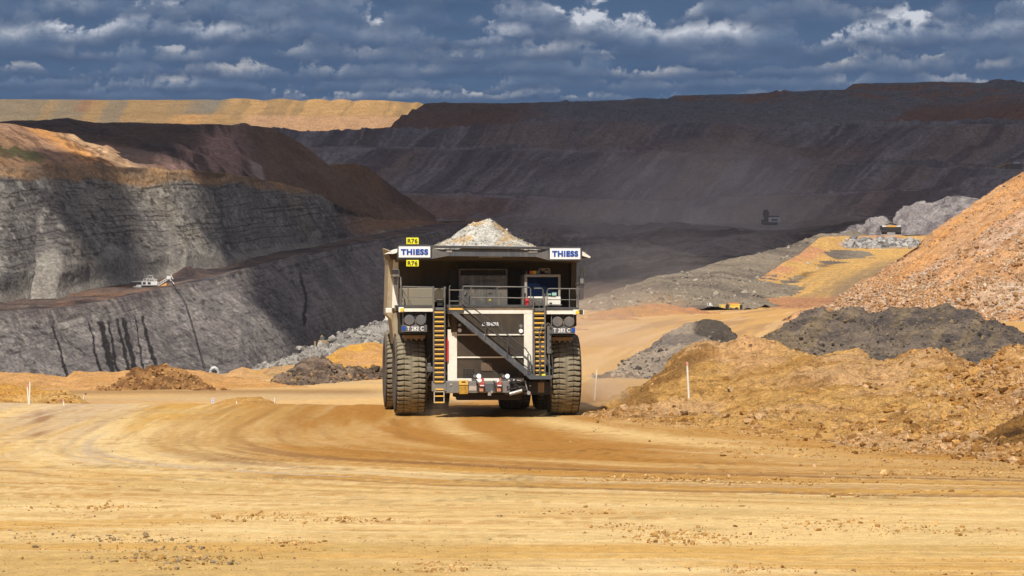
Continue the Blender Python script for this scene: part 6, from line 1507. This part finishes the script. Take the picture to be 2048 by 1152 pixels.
def shade_cloud(poly, cell, jit, thick, seed):  # unseen cloud cut to the outline of the shade it must cast
    p = np.array(poly, float)
    xs = np.arange(p[:, 0].min() - 3 * cell, p[:, 0].max() + 3 * cell, cell); ys = np.arange(p[:, 1].min() - 3 * cell, p[:, 1].max() + 3 * cell, cell)
    X, Y = np.meshgrid(xs, ys)
    sd = in_poly(X, Y, poly) + jit * fbm(X / (jit * 5), Y / (jit * 5), X * 0, 4, seed)
    inside = sd > 0
    th = 3 + thick * (1 - np.exp(-np.maximum(sd, 0) / 60)) * (0.7 + 0.5 * fbm(X / 90, Y / 90, X * 0, 4, seed + 3))
    ox, oy = -SD * 0 @ np.ones(3) if False else 0, 0
    sx, sy = SD[0] / SD[2] * CH, SD[1] / SD[2] * CH
    top = np.stack([X + sx, Y + sy, CH + np.maximum(th, 2)], -1).reshape(-1, 3); bot = np.stack([X + sx, Y + sy, np.full(X.shape, CH)], -1).reshape(-1, 3)
    nr, nc = X.shape; n = nr * nc
    cells = inside[:-1, :-1] & inside[1:, :-1] & inside[1:, 1:] & inside[:-1, 1:]
    gf = grid_faces(nr, nc)[cells.ravel()]
    faces = [gf[:, ::-1], gf + n]
    i = np.arange(n).reshape(nr, nc)
    pad = np.pad(cells, 1)
    for (dr, dc, e) in ((-1, 0, (0, 3)), (1, 0, (2, 1)), (0, -1, (1, 0)), (0, 1, (3, 2))):
        nb = pad[1 + dr:1 + dr + cells.shape[0], 1 + dc:1 + dc + cells.shape[1]]
        b = grid_faces(nr, nc)[(cells & ~nb).ravel()]
        faces.append(np.stack([b[:, e[0]], b[:, e[1]], b[:, e[1]] + n, b[:, e[0]] + n], -1))
    f = np.concatenate(faces); used = np.unique(f); mp = np.zeros(2 * n, int); mp[used] = np.arange(len(used))
    V = np.concatenate([top, bot])[used]
    return tag(raw_mesh('cloud', V, mp[f], M_CLOUD, None, True), kind='structure')


shade_cloud([(-74, 1030), (-68, 950), (-20, 760), (5, 690), (17, 668), (32, 716), (53, 798), (93, 944), (109, 992), (118, 1062), (180, 1074), (420, 1100), (1700, 1150), (1700, 3000), (-60, 3050), (-900, 3050), (-900, 1278), (-152, 1264), (-121, 1236), (-108, 1150), (-92, 1080)], 8.0, 5.0, 110, 5)
shade_cloud([(-166, 1175), (-134, 1175), (-119, 1062), (-122, 1022), (-150, 1060)], 2.5, 2.0, 8, 9)  # added narrow cloud for the diagonal shade stripe on the left wall


def vol_mat(name, col, dens, aniso=0.2):
    m = bpy.data.materials.new(name); m.use_nodes = True; n = m.node_tree.nodes; n.clear()
    o = n.new('ShaderNodeOutputMaterial'); v = n.new('ShaderNodeVolumePrincipled')
    v.inputs['Color'].default_value = (*col, 1); v.inputs['Density'].default_value = dens; v.inputs['Anisotropy'].default_value = aniso
    m.node_tree.links.new(v.outputs[0], o.inputs['Volume']); return m


def ellipsoid(name, cpos, rad, mat, n=24, seed=0, rough=0.12):
    th, ph = np.meshgrid(np.linspace(0.001, math.pi - 0.001, n), np.linspace(0, 2 * math.pi, 2 * n), indexing='ij')
    D = np.stack([np.sin(th) * np.cos(ph), np.sin(th) * np.sin(ph), np.cos(th)], -1)
    r = 1 + rough * fbm(D[..., 0] * 2.2, D[..., 1] * 2.2, D[..., 2] * 2.2, 3, seed)
    P = D * r[..., None] * np.array(rad) + np.array(cpos)
    return raw_mesh(name, P.reshape(-1, 3), grid_faces(n, 2 * n), mat, None, True)


if True:
    bx = np.array([(x, y, z) for x in (-2600, 3300) for y in (-420, 4300) for z in (-52, 330)], float)
    hz = raw_mesh('haze', bx, [(0, 1, 3, 2), (4, 6, 7, 5), (0, 4, 5, 1), (2, 3, 7, 6), (0, 2, 6, 4), (1, 5, 7, 3)], vol_mat('pale_air', (0.80, 0.84, 0.95), 0.00003))
    tag(hz, kind='stuff')
VD = vol_mat('brown_dust', (0.92, 0.82, 0.72), 0.0018)
for (px, py, Y, r) in ((1340, 415, 1480, (70, 60, 26)), (1450, 400, 1500, (60, 50, 30)), (1240, 470, 1350, (60, 60, 16)), (1560, 440, 1350, (40, 30, 12)), (1330, 520, 900, (34, 40, 14)), (745, 600, 1050, (22, 30, 12))):
    tag(ellipsoid('dust', W(px, py, Y), r, VD, seed=int(px)), kind='stuff')
VD2 = vol_mat('tan_dust', (0.94, 0.80, 0.62), 0.06)
VD4 = vol_mat('faint_dust', (0.95, 0.84, 0.72), 0.0035)
VD3 = vol_mat('thin_dust', (0.95, 0.84, 0.72), 0.011)
for (px, py, Y, r) in ((1200, 790, 162, (1.6, 5, 0.9)), (1235, 770, 172, (1.8, 5, 0.9)), (1150, 812, 158.5, (1.4, 2.5, .6)), (878, 818, 154, (1.3, 3, .55)), (900, 822, 152, (2.2, 3, .5))):
    tag(ellipsoid('dust', W(px, py, Y), r, VD2, seed=int(px)), kind='stuff')

for (px, py, Y, r) in ((1215, 640, 300, (9, 16, 4)), (1190, 690, 225, (4.5, 10, 3.0)), (1230, 570, 720, (24, 40, 10))):
    tag(ellipsoid('dust', W(px, py, Y), r, VD3 if Y < 500 else VD4, seed=int(px)), kind='stuff')
